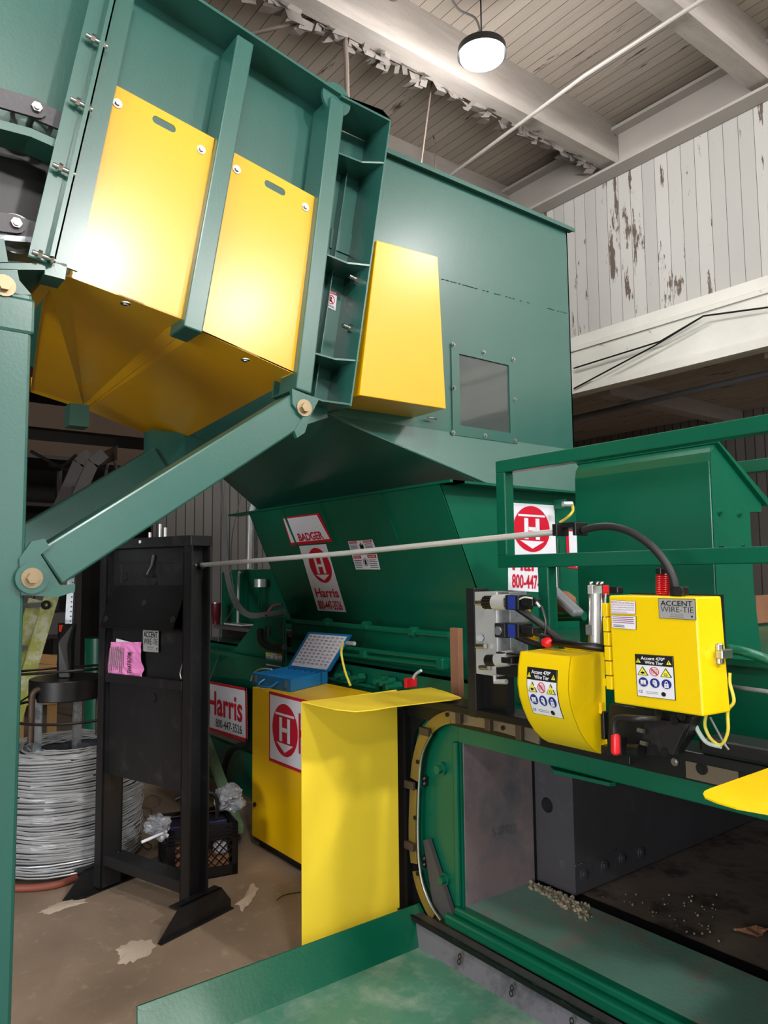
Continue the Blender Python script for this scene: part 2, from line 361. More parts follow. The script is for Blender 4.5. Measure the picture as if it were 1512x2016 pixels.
# ================================================================== THE BUILDING
struct('floor', MB().box((-14, -8, -.1), (8, 12, 0)), 'conc')
struct('ceiling', MB().box((-14, -8, 5.9), (8, 6.1, 6.0)), 'ceil')
struct('wall_right', MB().box((-14, 6.05, 3.84), (8, 6.2, 5.9)), 'wallb')
struct('wall_back', MB().box((-14.2, -8, 0), (-14, 12, 5.9)), 'darkwall')
struct('wall_rear', MB().box((-11.1, 4.0, 0), (-11.0, 12, 5.9)), 'corr')
struct('wall_left', MB().box((-14, -8.2, 0), (8, -8, 5.9)), 'darkwall')
struct('wall_front', MB().box((8, -8, 0), (8.2, 12, 5.9)), 'darkwall')
struct('wall_side_bay', MB().box((-14, 9.0, 0), (8, 9.2, 3.6)), 'corrx')
struct('ceiling_bay', MB().box((-14, 6.3, 3.55), (8, 9.1, 3.62)), 'ceil')
g = MB()
g.box((-14, 5.86, 5.44), (8, 6.04, 5.465)); g.box((-14, 5.97, 5.465), (8, 5.985, 5.80)); g.box((-14, 5.86, 5.80), (8, 6.04, 5.83))
struct('trim_girder', g, 'girder')
b = MB(); b.box((-14, 5.95, 3.43), (8, 6.3, 3.80)); struct('trim_lower_beam', b, 'cream')
b = MB(); b.box((-14, 5.93, 3.80), (8, 6.05, 3.84)); b.box((-14, 5.98, 3.86), (8, 6.05, 3.96)); struct('trim_ledge', b, 'cream')
b = MB(); b.box((-14, 5.90, 3.36), (8, 5.96, 3.44)); struct('trim_lintel', b, 'cream')
for i, x in enumerate((-8.5, -7.04, -5.58, -4.15, -2.69, -1.2, .3, 2.6, 4.2)):
    o = struct('ceiling_beam', MB().box((x-.02, -8, 5.5), (x+.14, 5.96, 5.9)), 'beamwood')
    o['label'] = 'white painted timber ceiling joist'
for x in (-12.4, -9.5):
    struct('ceiling_beam', MB().box((x, -8, 4.5), (x+.35, 6, 5.0)), 'clut2')
for i, x in enumerate((-4.6, -2.9, -1.2)):
    struct('bay_beam', MB().box((x, 6.3, 3.38), (x+.16, 9, 3.55)), 'beamwood')
for i, (pa, pb) in enumerate((((60, 795), (60, 842)), ((60, 868), (60, 905)))):
    a, b_ = W(*pa, x=-10.5), W(*pb, x=-10.5)
    struct('trim_%d' % (i+1), MB().box((-10.6, -4, b_.z), (-10.4, 4.0, a.z)), 'clut2')
# peeling paint curls along the near joist
fl = MB(); random.seed(3)
y = 1.6
while y < 5.8:
    n = random.randint(1, 3)
    for _ in range(n):
        w = random.uniform(.04, .14); d = random.uniform(.01, .06); x = -4.16+random.uniform(-.05, .03)
        a = Vector((x, y, 5.5)); bb = Vector((x, y+w, 5.5)); t = Vector((random.uniform(-.08, .06), random.uniform(-.04, .08), -d)); t2 = t*1.3+Vector((random.uniform(-.08, .02), 0, d*.7))
        fl.add([a, bb, bb+t*random.uniform(.5, 1), a+t, bb+t2*.8, a+t2], [(0, 1, 2, 3), (3, 2, 4, 5)])
    y += random.uniform(.03, .11)
tag(fl.build('paint_curls', 'peel'), 'curling flakes of paint hanging from the ceiling joist', 'peeling paint', kind='stuff')
# wood splinter strips of bare dark boards on the board wall
# ------ high bay lamp
LP = Vector((-3.5, 3.6, 5.22))
t = thing('ceiling_lamp', 'bright round high bay lamp hanging from the timber ceiling', 'lamp', LP)
MB().cyl(LP+Vector((0, 0, .03)), LP+Vector((0, 0, .05)), .155, 32).build('lens', 'bulb', t)
MB().tube([LP+Vector((0, 0, .045)), LP+Vector((0, 0, .10)), LP+Vector((0, 0, .16))], [.175, .17, .09], 32).build('housing', 'blk', t)
MB().tube([LP+Vector((0, 0, .16)), (LP.x, LP.y, 5.9)], .006, 6).build('cord', 'rubber', t)
MB().tube(spline([W(945, 60, z=5.5), W(935, 35, z=5.7), W(905, 20, z=5.8), W(890, 0, z=5.85)], 5), .008, 6).build('cable', 'cable', t)
# ------ pipes and hangers under the ceiling
def pole(name, label, cat, pts, r, m, seg=8, group=None):
    o = MB().tube(pts, r, seg).build(name, m); return tag(o, label, cat, group)
pole('sprinkler_pipe', 'thin painted pipe running across the ceiling joists under the boards', 'pipe', [W(1400, 0, z=5.45), W(1512, -67, z=5.45)] if False else [W(820, 395, z=5.45), W(1150, 150, z=5.45), W(1390, -5, z=5.45)], .016, 'girder')
pole('tie_rod', 'rusty rod slanting behind the green conveyor up to the ceiling joist', 'rod', [W(490, 68, x=-4.4), W(780, -2, x=-4.0)], .014, 'darkmetal')
pole('hanger_rod', 'perforated rusty hanger rod coming down behind the conveyor', 'rod', [W(675, 0, x=-4.2), W(682, 120, x=-4.2), W(684, 205, x=-4.2)], .018, 'darkmetal')
pole('hanging_cable', 'thin straight cable hanging from the ceiling down behind the hopper', 'cable', [W(873, 0, x=-4.3), W(848, 180, x=-4.3), W(829, 325, x=-4.3)], .007, 'darkmetal')
pole('drop_rod', 'short thin rod hanging from a ceiling bracket beside the hanging cable', 'rod', [W(853, 268, z=5.85), W(855, 275, z=5.7), W(858, 345, z=5.4)], .008, 'darkmetal')
pole('conduit_pipe', 'long grey conduit under the low ceiling beyond the white beam', 'pipe', [W(1110, 828, y=6.7), W(1512, 735, y=6.7), W(1600, 715, y=6.7)], .03, 'graypipe', 12)
for a in (([W(1130, 725, y=5.9), W(1300, 672, y=5.9), W(1385, 622, y=5.88), W(1512, 605, y=5.9)], 'dark cable stretched along the white beam to a hook near the right edge'), ([W(1130, 765, y=5.88), W(1290, 680, y=5.88), W(1385, 622, y=5.86)], 'dark cable slanting down across the white beam behind the hopper'),):
    pole('wall_cable', a[1], 'cable', a[0], .008, 'blk')
# ================================================================== INFEED CONVEYOR
TA = math.radians(10)
E1 = Vector((0, math.cos(TA), -math.sin(TA))); E2 = Vector((0, math.sin(TA), math.cos(TA)))
XO, XI, XP, XF = -2.60, -2.76, -2.64, -4.35
cv = thing('infeed_conveyor', 'long teal steel conveyor with yellow guards sloping up over the baler', 'conveyor', (-3.3, .6, 0))
def pw(px, py, x=XO): return W(px, py, x=x)
def strip(poly, x0, x1, m=0, mb=None):
    mb = mb or MB(); return mb.prism([(x0, p.y, p.z) for p in poly], (x1-x0, 0, 0), m)
# side sheet
topA, topB = pw(390, 0), pw(672, 186)
tdir = (topB-topA).normalized()
TL0 = topA-tdir*2.0
botL = pw(135, 545); botR = pw(600, 775)
strip([topA-tdir*.42, topB+tdir*.0, Vector((0, botR.y, botR.z+.14)), Vector((0, botL.y, botL.z+.14)), pw(110, 440)], XI-.01, XI).build('side_sheet', 'teal', cv)
# upper sheet left of the angle rib continues above the chain
strip([pw(-400, -250), pw(390, 0)+E2*.0, pw(170, 240), pw(-400, 130)], XI-.011, XI-.001).build('side_sheet', 'teal', cv)
# top flange
a0 = TL0; a1 = topB
f = MB(); f.prism([(XI, a0.y, a0.z), (XO, a0.y, a0.z), (XO, a1.y, a1.z), (XI, a1.y, a1.z)], (0, .002, .012)); f.build('top_flange', 'teal', cv)
# far side sheet and inner floor
strip([TL0-E2*1.4, TL0, topB+E1*.35, botR+E1*.3+E2*.15, botL+E2*.2, botL-E1*1.5], XF, XF+.01).build('far_sheet', 'teal', cv)
def rib(tp, bt, w=.075, dpt=.15):
    T, B = pw(*tp), pw(*bt); mb = MB()
    mb.prism([(XO, T.y, T.z), (XO, T.y+w, T.z-w*.17), (XO, B.y+w, B.z-w*.17), (XO, B.y, B.z)], (-dpt, 0, 0))
    return mb.build('upright', 'teal', cv, bevel=.006)
rib((468, 66), (362, 642)); rib((652, 188), (583, 765))
# angle-iron pair at the left, bolted together
for (a, b_) in (((176, 0), (55, 505)), ((213, 0), (103, 515))):
    T, B = pw(*a), pw(*b_); T = T+E2*.2; w = .082
    MB().prism([(XO, T.y, T.z), (XO, T.y+w, T.z-.014), (XO, B.y+w, B.z-.014), (XO, B.y, B.z)], (-.01, 0, 0)).build('angle_upright', 'teal', cv)
T, B = pw(212, 0), pw(92, 512); T = T+E2*.2
web = MB().prism([(XO+.0, T.y, T.z), (XO+.0, T.y+.014, T.z), (XO+.0, B.y+.014, B.z), (XO+.0, B.y, B.z)], (.045, 0, 0)).build('angle_web', 'teal', cv)
for p in ((190, 78), (160, 203), (126, 332), (86, 503)):
    q = pw(p[0]-4, p[1], XO+.025); mb = MB(); mb.cyl(q-E1*.03, q+E1*.045, .008, 10); mb.cyl(q-E1*.012, q-E1*.0, .016, 6); mb.cyl(q+E1*.03, q+E1*.038, .015, 6); mb.build('bolt', 'steel', cv)
fo = pw(112, 530); MB().prism([pw(90, 512), pw(132, 520), pw(128, 550), pw(88, 540)], (-.1, 0, 0)).build('foot_bracket', 'teal', cv)
# yellow side guards with hand slots, built as frames around the slot
def guard(TLp, TRp, BRp, BLp, slotp, bolts, far):
    A, B_, C_, D = [pw(*p, XP) for p in (TLp, TRp, BRp, BLp)]
    u = (B_-A); v = (D-A)
    def Q(s, t): return A*(1-s)*(1-t)+B_*s*(1-t)+C_*s*t+D*(1-s)*t
    g = MB(); s0, s1, t0, t1 = slotp; n = 8
    # outline of slot: rounded
    cm = (t0+t1)/2; r = (t1-t0)/2; asp = v.length/u.length; rs = r*asp
    loop = []
    for k in range(n+1): a = math.pi/2+math.pi*k/n; loop.append((s0+rs+math.cos(a)*rs, cm-math.sin(a)*r))
    for k in range(n+1): a = -math.pi/2+math.pi*k/n; loop.append((s1-rs+math.cos(a)*rs, cm-math.sin(a)*r))
    # left arc goes top->bottom, right arc bottom->top
    L = loop[:n+1]; Rr = loop[n+1:]
    off = Vector((-.004, 0, 0))
    g.prism([Q(0, 0), Q(L[n//2][0], 0), Q(L[n//2][0], cm)]+[]+[Q(L[n//2][0], 1), Q(0, 1)], off)
    g.prism([Q(Rr[n//2][0], 0), Q(1, 0), Q(1, 1), Q(Rr[n//2][0], 1)], off)
    up_ = [Q(*p) for p in L[:n//2+1]]
    g.prism([Q(L[n//2][0], 0)]+[Q(*p) for p in reversed(L[:n//2+1])]+[Q(*p) for p in reversed(Rr[n//2:])]+[Q(Rr[n//2][0], 0)], off)
    g.prism([Q(*p) for p in L[n//2:]]+[Q(*p) for p in Rr[:n//2+1]]+[Q(Rr[n//2][0], 1), Q(L[n//2][0], 1)], off)
    # folded edges running back
    for (P1, P2) in ((A, D), (B_, C_)):
        g.prism([P1, P2, P2+Vector((0, .003, 0)), P1+Vector((0, .003, 0))], (-.1, 0, 0))
    o = g.build('yellow_side_guard', 'yellow', cv)
    for bp_ in bolts: bolt(o, pw(*bp_, XP), (1, 0, 0), .012, .01)
    return A, B_, C_, D
g1 = guard((220, 163), (421, 272), (362, 630), (136, 545), (.40, .63, .045, .085), ((231, 204), (396, 295)), 0)
g2 = guard((459, 299), (626, 391), (577, 735), (395, 652), (.375, .62, .05, .09), ((466, 334), (601, 408)), 0)
# yellow under guards
def under(name, near, fa, fb):
    FA, FB = fa, fb
    mb = MB().prism(near+[FB, FA], (0, 0, .006)); lip = (0, 0, .09)
    mb.prism([FA, FB, FB+Vector((.003, 0, 0)), FA+Vector((.003, 0, 0))], lip)
    o = mb.build(name, 'yellow', cv)
    return o
Lc = pw(90, 545, XP); zl = g1[3].z
n_l = W(60, 772, z=zl+.04)
mid_f = W(166, 806, z=g1[2].z-.01)
end_f = W(340, 875, z=g2[2].z-.01)
mid_n = (g1[2]+g2[3])/2; mid_n.x = XP+.002
u1 = under('yellow_under_guard', [Lc, g1[3], g1[2], mid_n-Vector((0, .002, 0))], n_l, mid_f)
u2 = under('yellow_under_guard', [mid_n+Vector((0, .002, 0)), g2[3], g2[2]+E1*.03], mid_f+Vector((0, .008, 0)), end_f)
MB().prism([Lc, Lc+Vector((0, .04, .0)), Lc+Vector((0, .05, .05)), Lc+Vector((0, 0, .06))], (-.35, 0, 0)).build('guard_lip', 'yellow', cv)
for p in ((247, 597), (483, 708)): bolt(cv, W(*p, z=(g1[2].z if p[0] < 300 else g2[2].z)), (0, 0, -1), .012, .008)
for p in ((152, 806), (322, 880)):
    q = W(*p, z=2.5); MB().box(q-Vector((.05, .05, .1)), q+Vector((.05, .05, .02))).build('far_upright_foot', 'teal', cv)
# lifting lug
q = pw(668, 186); MB().cyl(q+Vector((-.02, 0, -.01)), q+Vector((-.035, 0, -.01)), .075, 24).build('lifting_lug', 'teal', cv)
# ---- discharge end frame
P = lambda px, py: pw(px, py, XO)
EY = .0
A, B_, C_, D = P(655, 186), P(770, 240), P(692, 800), P(583, 765)
XB = -2.80
strip([A, B_, C_, D], XB, XB-.01).build('end_back_sheet', 'teal', cv)
ef = MB()
ef.prism([(XO, B_.y, B_.z), (XO, B_.y-.008, B_.z), (XO, C_.y-.008, C_.z), (XO, C_.y, C_.z)], (XB-XO, 0, 0)); ef.build('end_plate', 'teal', cv)
def shelf(p, q, k=None, name='gusset_shelf'):
    p, q = P(*p), P(*q); mb = MB(); mdl = p+(q-p)*.62
    pts = [Vector((XB, p.y, p.z)), Vector((XO-.055, p.y, p.z)), Vector((XO-.055, mdl.y, mdl.z)), Vector((XO, q.y, q.z)), Vector((XB, q.y, q.z))]
    mb.prism(pts, (0, 0, .008)); return mb.build(name, 'teal', cv)
shelf((676, 290), (757, 322)); shelf((645, 489), (729, 524)); shelf((616, 686), (706, 712)); shelf((583, 765), (690, 798), name='end_foot_plate')
p, q = P(672, 190), P(770, 240); MB().prism([(XB, p.y, p.z), (XO, p.y, p.z), (XO, q.y-.05, q.z+.03), (XO, q.y, q.z), (XB, q.y, q.z)], (0, 0, .01)).build('end_cap', 'teal', cv)
a, b_ = P(722, 340), P(655, 770)
ab = MB().prism([(XB+.001, a.y-.0, a.z+.1), (XB+.05, a.y, a.z+.1), (XB+.05, b_.y, b_.z), (XB+.001, b_.y, b_.z)], (0, .004, 0)); ab.build('inner_angle', 'teal', cv)
a, b_ = W(700, 440, x=XB+.03), W(660, 490, x=XB+.03)
MB().prism([W(652, 450, x=XB+.002), W(694, 462, x=XB+.002), W(690, 505, x=XB+.002), W(648, 488, x=XB+.002)], (.006, 0, 0)).build('splice_plate', 'teal', cv)
for p in ((707, 553), (695, 649), (756, 266), (683, 785)):
    q = W(p[0], p[1], x=-2.68); k = .6 if p[1] in (266, 785) else 1.15
    mb = MB(); n = -E1; mb.cyl(q-n*.02*k, q+n*.05*k, .009*k, 10); mb.cyl(q, q+n*.022*k, .018*k, 6); mb.cyl(q-n*.004, q+n*.002, .024*k, 14); mb.build('bolt', 'steel', cv)
s = Sticker('warning_sticker', cv, [W(641, 569, x=XB+.002), W(664, 577, x=XB+.002), W(660, 612, x=XB+.002), W(637, 601, x=XB+.002)], ['white', 'red', 'ink'], .001)
s.base(0).rect(0, 0, 1, .16, 1).text('DANGER', .25, .03, .9, .13, 0).ringe(.52, .5, .32, .26, .85, 1).poly([(.3, .3), (.36, .28), (.74, .68), (.68, .72)], 1, 3).ell(.5, .42, .1, .08, 2).rect(.4, .5, .6, .62, 2).lines(.1, .84, .9, .95, 2, 2).done()
# ---- drive chain, tracks and opening at the left
def chain(pxs, h, sgn):
    ch = MB()
    for i in range(len(pxs)-1):
        a, b_ = W(*pxs[i], x=-2.66), W(*pxs[i+1], x=-2.66); d = (b_-a).normalized(); u = Vector((0, -d.z, d.y)); pts = []
        for k in range(7): t_ = math.pi/2+math.pi*k/6; pts.append(a+(d*math.cos(t_)+u*math.sin(t_))*h)
        for k in range(7): t_ = -math.pi/2+math.pi*k/6; pts.append(b_+(d*math.cos(t_)+u*math.sin(t_))*h)
        xo = .012 if i % 2 else 0
        l = MB().prism([p+Vector((xo, 0, 0)) for p in pts], (-.012, 0, 0)).build('chain_link', 'mill2', cv)
        mb = MB(); mb.cyl(b_+Vector((.03, 0, 0)), b_-Vector((.12, 0, 0)), .012, 12); mb.cyl(b_+Vector((.016, 0, 0)), b_+Vector((.024, 0, 0)), .018, 6); mb.build('pin', 'steel', l)
    return ch
chain([(-120, 165), (-25, 188), (70, 216), (150, 250)], .034, 1); chain([(-150, 425), (-60, 432), (30, 443), (115, 468)], .032, 1)
def track(pts, w, x0, x1, name, m='teal'):
    V_ = [W(*p, x=x1) for p in pts]; mb = MB()
    for i in range(len(V_)-1): mb.prism([V_[i], V_[i+1], V_[i+1]-Vector((0, 0, w)), V_[i]-Vector((0, 0, w))], (x0-x1, 0, 0))
    return mb.build(name, m, cv)
track([(-150, 200), (0, 236), (60, 252), (112, 275)], .03, -2.74, -2.62, 'chain_track'); track([(-150, 218), (0, 246), (60, 262), (110, 285)], .012, -2.76, -2.64, 'track_wear_strip', 'teal')
track([(-150, 452), (0, 461), (60, 466), (110, 476)], .02, -2.85, -2.66, 'chain_track', 'galv')
track([(-150, 516), (0, 518), (60, 518), (95, 519)], .022, -2.9, -2.6, 'bottom_track')
MB().box((-2.82, -1.5, 2.78), (-2.80, .66, 3.42)).build('opening_shade', 'blk', cv)  # black sheet added to paint the shade inside the opening behind the chain
for k in range(2):
    q = W(70+k*-40, 245+k*205, x=-2.7); MB().ring(W(62 if k == 0 else 30, 238 if k == 0 else 462, x=-2.72), (1, 0, 0), .055, .07, .01, 28).build('chain_roller', 'galv', cv)
MB().prism([W(-60, 470, x=-2.64), W(8, 470, x=-2.64), W(16, 516, x=-2.64), W(-60, 516, x=-2.64)], (-.02, 0, 0)).build('leg_gusset', 'teal', cv)
# ---- leg post and bracket
pr, pb = W(62, 600, x=XO), W(4, 1880, x=XO)
post = MB().box((XO-.2, pr.y-.20, 0), (XO, pr.y+.004, W(40, 572, x=XO).z)); post.build('leg', 'teal2', cv, bevel=.012)
MB().box((XO-.21, pr.y-.21, W(0, 650, x=XO).z), (XO+.006, pr.y+.012, W(0, 576, x=XO).z)).build('leg_cap', 'teal2', cv, bevel=.012)
MB().prism([W(-60, 528, x=XO+.0), W(34, 530, x=XO), W(38, 552, x=XO), W(62, 580, x=XO), W(-60, 580, x=XO)], (-.02, 0, 0)).build('leg_bracket', 'teal2', cv)
bolt(cv, W(8, 562, x=XO+.01), (1, 0, 0), .024, .02, 'brass', name='pin')
struts = []
def strut(x0, dx, name='brace'):
    pts = [(75, 1085), (560, 783), (622, 838), (135, 1148)]
    V_ = [W(*p, x=XO) for p in ((74, 1083), (566, 780), (600, 858), (122, 1152))]
    d = (V_[1]-V_[0]).normalized(); n = Vector((0, -d.z, d.y)); hgt = abs((V_[3]-V_[0]).dot(n))
    a = V_[0]; b_ = V_[1]+d*.02
    mb = MB().prism([a, b_, b_-n*hgt, a-n*hgt], (-.13, 0, 0))
    mb.v = [v+Vector((dx, 0, 0)) for v in mb.v]
    return mb.build(name, 'teal2', cv, bevel=.008)
strut(XO, 0); strut(XO, XF-XO+.2)
MB().prism([W(*p, x=XO+.012) for p in ((38, 1100), (62, 1066), (88, 1060), (98, 1078), (80, 1092), (118, 1152), (148, 1150), (147, 1165), (112, 1176), (60, 1172), (42, 1172))], (-.02, 0, 0)).build('brace_clevis', 'teal2', cv)
MB().ring(W(62, 1138, x=XO+.013), (1, 0, 0), .0, .05, .012, 32).build('washer', 'teal2', cv)
bolt(cv, W(63, 1138, x=XO+.026), (1, 0, 0), .022, .022, 'brass', name='pin'); 
MB().prism([W(*p, x=XO+.012) for p in ((575, 765), (628, 786), (610, 822), (600, 852), (585, 862), (580, 848), (596, 822), (576, 795))], (-.02, 0, 0)).build('brace_clevis', 'teal2', cv)
bolt(cv, W(599, 803, x=XO+.014), (1, 0, 0), .024, .02, 'brass', name='pin')
MB().prism([W(*p, x=XO-.14) for p in ((600, 800), (645, 795), (645, 822), (606, 835))], (-.02, 0, 0)).build('brace_clevis', 'teal2', cv)
q = W(325, 885, y=1.6); MB().box(q-Vector((.08, .1, .12)), q+Vector((.05, .1, .1))).build('far_clevis', 'teal', cv)
# ================================================================== FEED HOPPER ABOVE THE BALER
hp = thing('feed_hopper', 'tall teal steel hopper with a small viewing window above the baler', 'hopper', (-3.6, 2.9, 2.0))
XH = -2.85; ZT = 3.735; ZS = 2.34; YR = 3.655; YLt = 2.1; YLb = 1.86
w0, w1, w2, w3 = [W(*p, x=XH) for p in ((902, 697), (1000, 722), (1004, 850), (906, 838))]
wy0, wy1, wz0, wz1 = w0.y, w1.y, w3.z, w0.z
def yl(z): return YLb+(YLt-YLb)*(z-ZS)/(ZT-ZS)
hb = MB()
hb.prism([(XH, yl(ZS), ZS), (XH, wy0, ZS), (XH, wy0, ZT), (XH, YLt, ZT)], (-.01, 0, 0))
hb.prism([(XH, wy1, ZS), (XH, YR, ZS), (XH, YR, ZT), (XH, wy1, ZT)], (-.01, 0, 0))
hb.prism([(XH, wy0, ZS), (XH, wy1, ZS), (XH, wy1, wz0), (XH, wy0, wz0)], (-.01, 0, 0))
hb.prism([(XH, wy0, wz1), (XH, wy1, wz1), (XH, wy1, ZT), (XH, wy0, ZT)], (-.01, 0, 0))
hb.build('side_sheet', 'teal2', hp)
XHF = -4.75
MB().prism([(XHF, yl(ZS), ZS), (XHF, YR, ZS), (XHF, YR, ZT), (XHF, YLt, ZT)], (.01, 0, 0)).build('far_sheet', 'teal2', hp)
MB().box((XHF, YR-.01, ZS), (XH, YR, ZT)).build('end_sheet', 'teal2', hp)
# rolled rim
rm = MB(); rm.box((XH-.01, YLt, ZT-.004), (XH+.035, YR+.03, ZT+.012)); rm.box((XH+.03, YLt, ZT-.012), (XH+.036, YR+.03, ZT+.012)); rm.build('rim', 'teal', hp)
XSK = -2.76; ZB = 2.055
MB().prism([(XH, YLb, ZS), (XH, YR, ZS), (XSK, YR+.1, ZB), (XSK, 2.8, ZB)], (-.008, 0, 0)).build('skirt', 'teal2', hp)
MB().prism([(XH, YLb, ZS), (-4.35, YLb, ZS), (-4.82, 2.55, ZB), (XSK, 2.8, ZB)], (0, 0, .008)).build('sloping_floor', 'teal', hp)
# weld seams
for (p, q) in (((870, 549), (1117, 617)), ((862, 858), (1128, 889))):
    a, b_ = W(*p, x=XH+.002), W(*q, x=XH+.002); mb = MB(); n = 34
    for k in range(n):
        if random.random() < .3: continue
        u = a+(b_-a)*(k/n); v = a+(b_-a)*((k+random.uniform(.4, .9))/n); mb.tube([u, v], .0025, 5)
    mb.build('weld_seam', 'teal', hp)
a, b_ = W(648, 818, x=XH+.003), W(960, 953, x=XSK+.004); MB().tube([a, b_], .005, 6).build('weld_seam', 'teal2', hp)
# window
f = MB(); o0, o1, o2, o3 = [W(*p, x=XH+.006) for p in ((888, 676), (1014, 712), (1016, 871), (891, 856))]
ys0, ys1, zs0, zs1 = o0.y, o1.y, o3.z, o0.z
f.box((XH, ys0, wz1), (XH+.008, ys1, zs1)); f.box((XH, ys0, zs0), (XH+.008, ys1, wz0)); f.box((XH, ys0, wz0), (XH+.008, wy0, wz1)); f.box((XH, wy1, wz0), (XH+.008, ys1, wz1))
wf = f.build('window_frame', 'teal2', hp)
MB().box((XH-.006, wy0-.01, wz0-.01), (XH-.001, wy1+.01, wz1+.01)).build('window_pane', 'glass', wf)
for p in ((892, 679), (952, 694), (1010, 708), (893, 764), (1013, 787), (892, 852), (955, 858), (1013, 867)):
    bolt(wf, W(*p, x=XH+.009), (1, 0, 0), .009, .012, 'galv')
# yellow chute guard
gy = thing('drive_guard', 'tall yellow box guard on the hopper side next to the conveyor end', 'guard', (-2.7, 2.2, 2.4))
XG = -2.60
a, b_, c2, d2 = [W(*p, x=XG) for p in ((742, 473), (862, 505), (878, 805), (708, 778))]
g = MB(); g.prism([a, b_, c2, d2], (XH-XG+.002, 0, 0)); g.build('housing', 'yellow', gy, bevel=.003)
q = W(842, 822, x=XH+.03); MB().cyl(q, q+Vector((0, .06, 0)), .005, 8).build('latch_pin', 'steel', gy)
# ================================================================== BALER
ba = thing('baler', 'dark green two-ram baler with charging hopper and open bale tunnel', 'baler', (-3.0, 3.0, 0))
XR = -2.745; XL = -4.81; YF = 2.45; ZF = 2.04; YB = 2.80; ZBt = 1.27
# charging hopper
MB().prism([(XL, YF, ZF), (XR, YF, ZF), (XR, YB, ZBt), (XL, YB, ZBt)], (0, .01, 0)).build('hopper_front', 'green', ba)
sidep = MB().prism([(XR, YF+.005, ZF), (XR, 3.75, ZF), (XR, 3.75, ZBt-.2), (XR, YB, ZBt-.2), (XR, YB, ZBt)], (-.01, 0, 0)); sidep.build('hopper_side', 'green2', ba)
MB().prism([(XL, YF, ZF), (XL, 3.75, ZF), (XL, 3.75, ZBt-.2), (XL, YB, ZBt)], (.01, 0, 0)).build('hopper_side', 'green', ba)
fl = MB(); fl.box((XL-.3, YF-.02, ZF), (XR+.10, YF+.08, ZF+.012)); fl.build('flange', 'green', ba)
MB().box((XR-.05, YF, ZF), (XR+.10, 3.8, ZF+.012)).build('flange', 'green', ba)
for x0, b_ in (((752, 983), (778, 1045)), ((632, 1003), (655, 1060)), ((558, 1020), (575, 1062))):
    a = W(x0[0], x0[1]+4, y=YF+.004); w = .05
    MB().prism([(a.x, YF-.02, ZF), (a.x, YF+.0, ZF), (a.x, YF+.12, ZF-.26), (a.x, YF+.105, ZF-.26)], (.008, 0, 0)).build('gusset', 'green', ba)
# lower hull
hb = MB(); hb.box((-6.2, 2.62, .35), (-2.66, 2.66, 1.05)); hb.box((-4.80, 2.8, 1.05), (-2.66, 2.85, 1.29)); hb.box((-6.2, 2.62, 1.04), (-2.66, 2.85, 1.05)); hb.build('ram_box', 'green', ba)
MB().box((-2.66, 2.6, .91), (.8, 4.6, 1.28)).build('chamber_top', 'green', ba, bevel=.01)
MB().box((-2.30, 2.58, 1.262), (.8, 2.62, 1.285)).build('chamber_ledge', 'green', ba)
MB().box((-6.2, 2.5, .98), (-4.3, 2.9, 1.01)).build('ledge', 'green', ba)
MB().box((-6.0, 2.45, .05), (-4.1, 2.5, .35)).build('skid_beam', 'green', ba)
# pipes in front of the ram box
def gpipe(p0, p1, y, r=.014, name='hydraulic_pipe', m='green'): 
    return MB().cyl(W(*p0, y=y), W(*p1, y=y), r, 10).build(name, m, ba)
gpipe((562, 1222), (884, 1250), 2.62, .018); gpipe((675, 1275), (880, 1299), 2.6); gpipe((675, 1288), (880, 1312), 2.6); gpipe((640, 1335), (745, 1355), 2.58, .012)
for p, h in (((720, 1287), 18), ((873, 1306), 22)):
    q = W(*p, y=2.6); MB().box(q-Vector((.025, .03, h/1452*3.6/2)), q+Vector((.025, .03, h/1452*3.6/2))).build('pipe_clamp', 'green2', ba, bevel=.003)
for p in ((645, 1226), (722, 1232), (815, 1244)):
    q = W(*p, y=2.62); MB().cyl(q-Vector((.02, 0, 0)), q+Vector((.02, 0, 0)), .03, 12).build('pipe_clamp', 'green', ba)
for p in ((685, 1328), (715, 1333), (762, 1339), (775, 1342), (787, 1350)):
    q = W(*p, y=2.60); mb = MB(); mb.cyl(q, q-Vector((.0, .05, 0)), .03, 6); mb.cyl(q-Vector((0, .05, 0)), q-Vector((0, .09, 0)), .017, 12); mb.build('nut', 'green2', ba)
# big end gusset with pipe hole, left
Y_ = 2.56
gp = MB().prism([W(*p, y=Y_) for p in ((462, 1278), (500, 1228), (512, 1215), (558, 1215), (562, 1345), (395, 1330), (440, 1300))], (0, .02, 0)); gp.build('end_gusset', 'green', ba)
q = W(529, 1242, y=Y_-.004); MB().tube([q+Vector((0, 0, .035)), q-Vector((0, 0, .035))], .022, 12).build('slot', 'blk', ba)
s = Sticker('warning_sticker', ba, [W(*p, y=Y_-.002) for p in ((523, 1283), (557, 1287), (557, 1315), (524, 1310))], ['white', 'ink', 'signy'], .001)
s.base(0, 1, .02).rect(.02, .02, .33, .2, 2, 2).rect(.67, .02, .98, .2, 2, 2).poly([(.36, .8), (.64, .8), (.5, .2)], 1, 2).poly([(.4, .75), (.6, .75), (.5, .3)], 2, 3).rect(.47, .45, .53, .68, 1, 4).lines(.05, .3, .32, .9, 6, 1).lines(.68, .3, .95, .9, 6, 1).done()
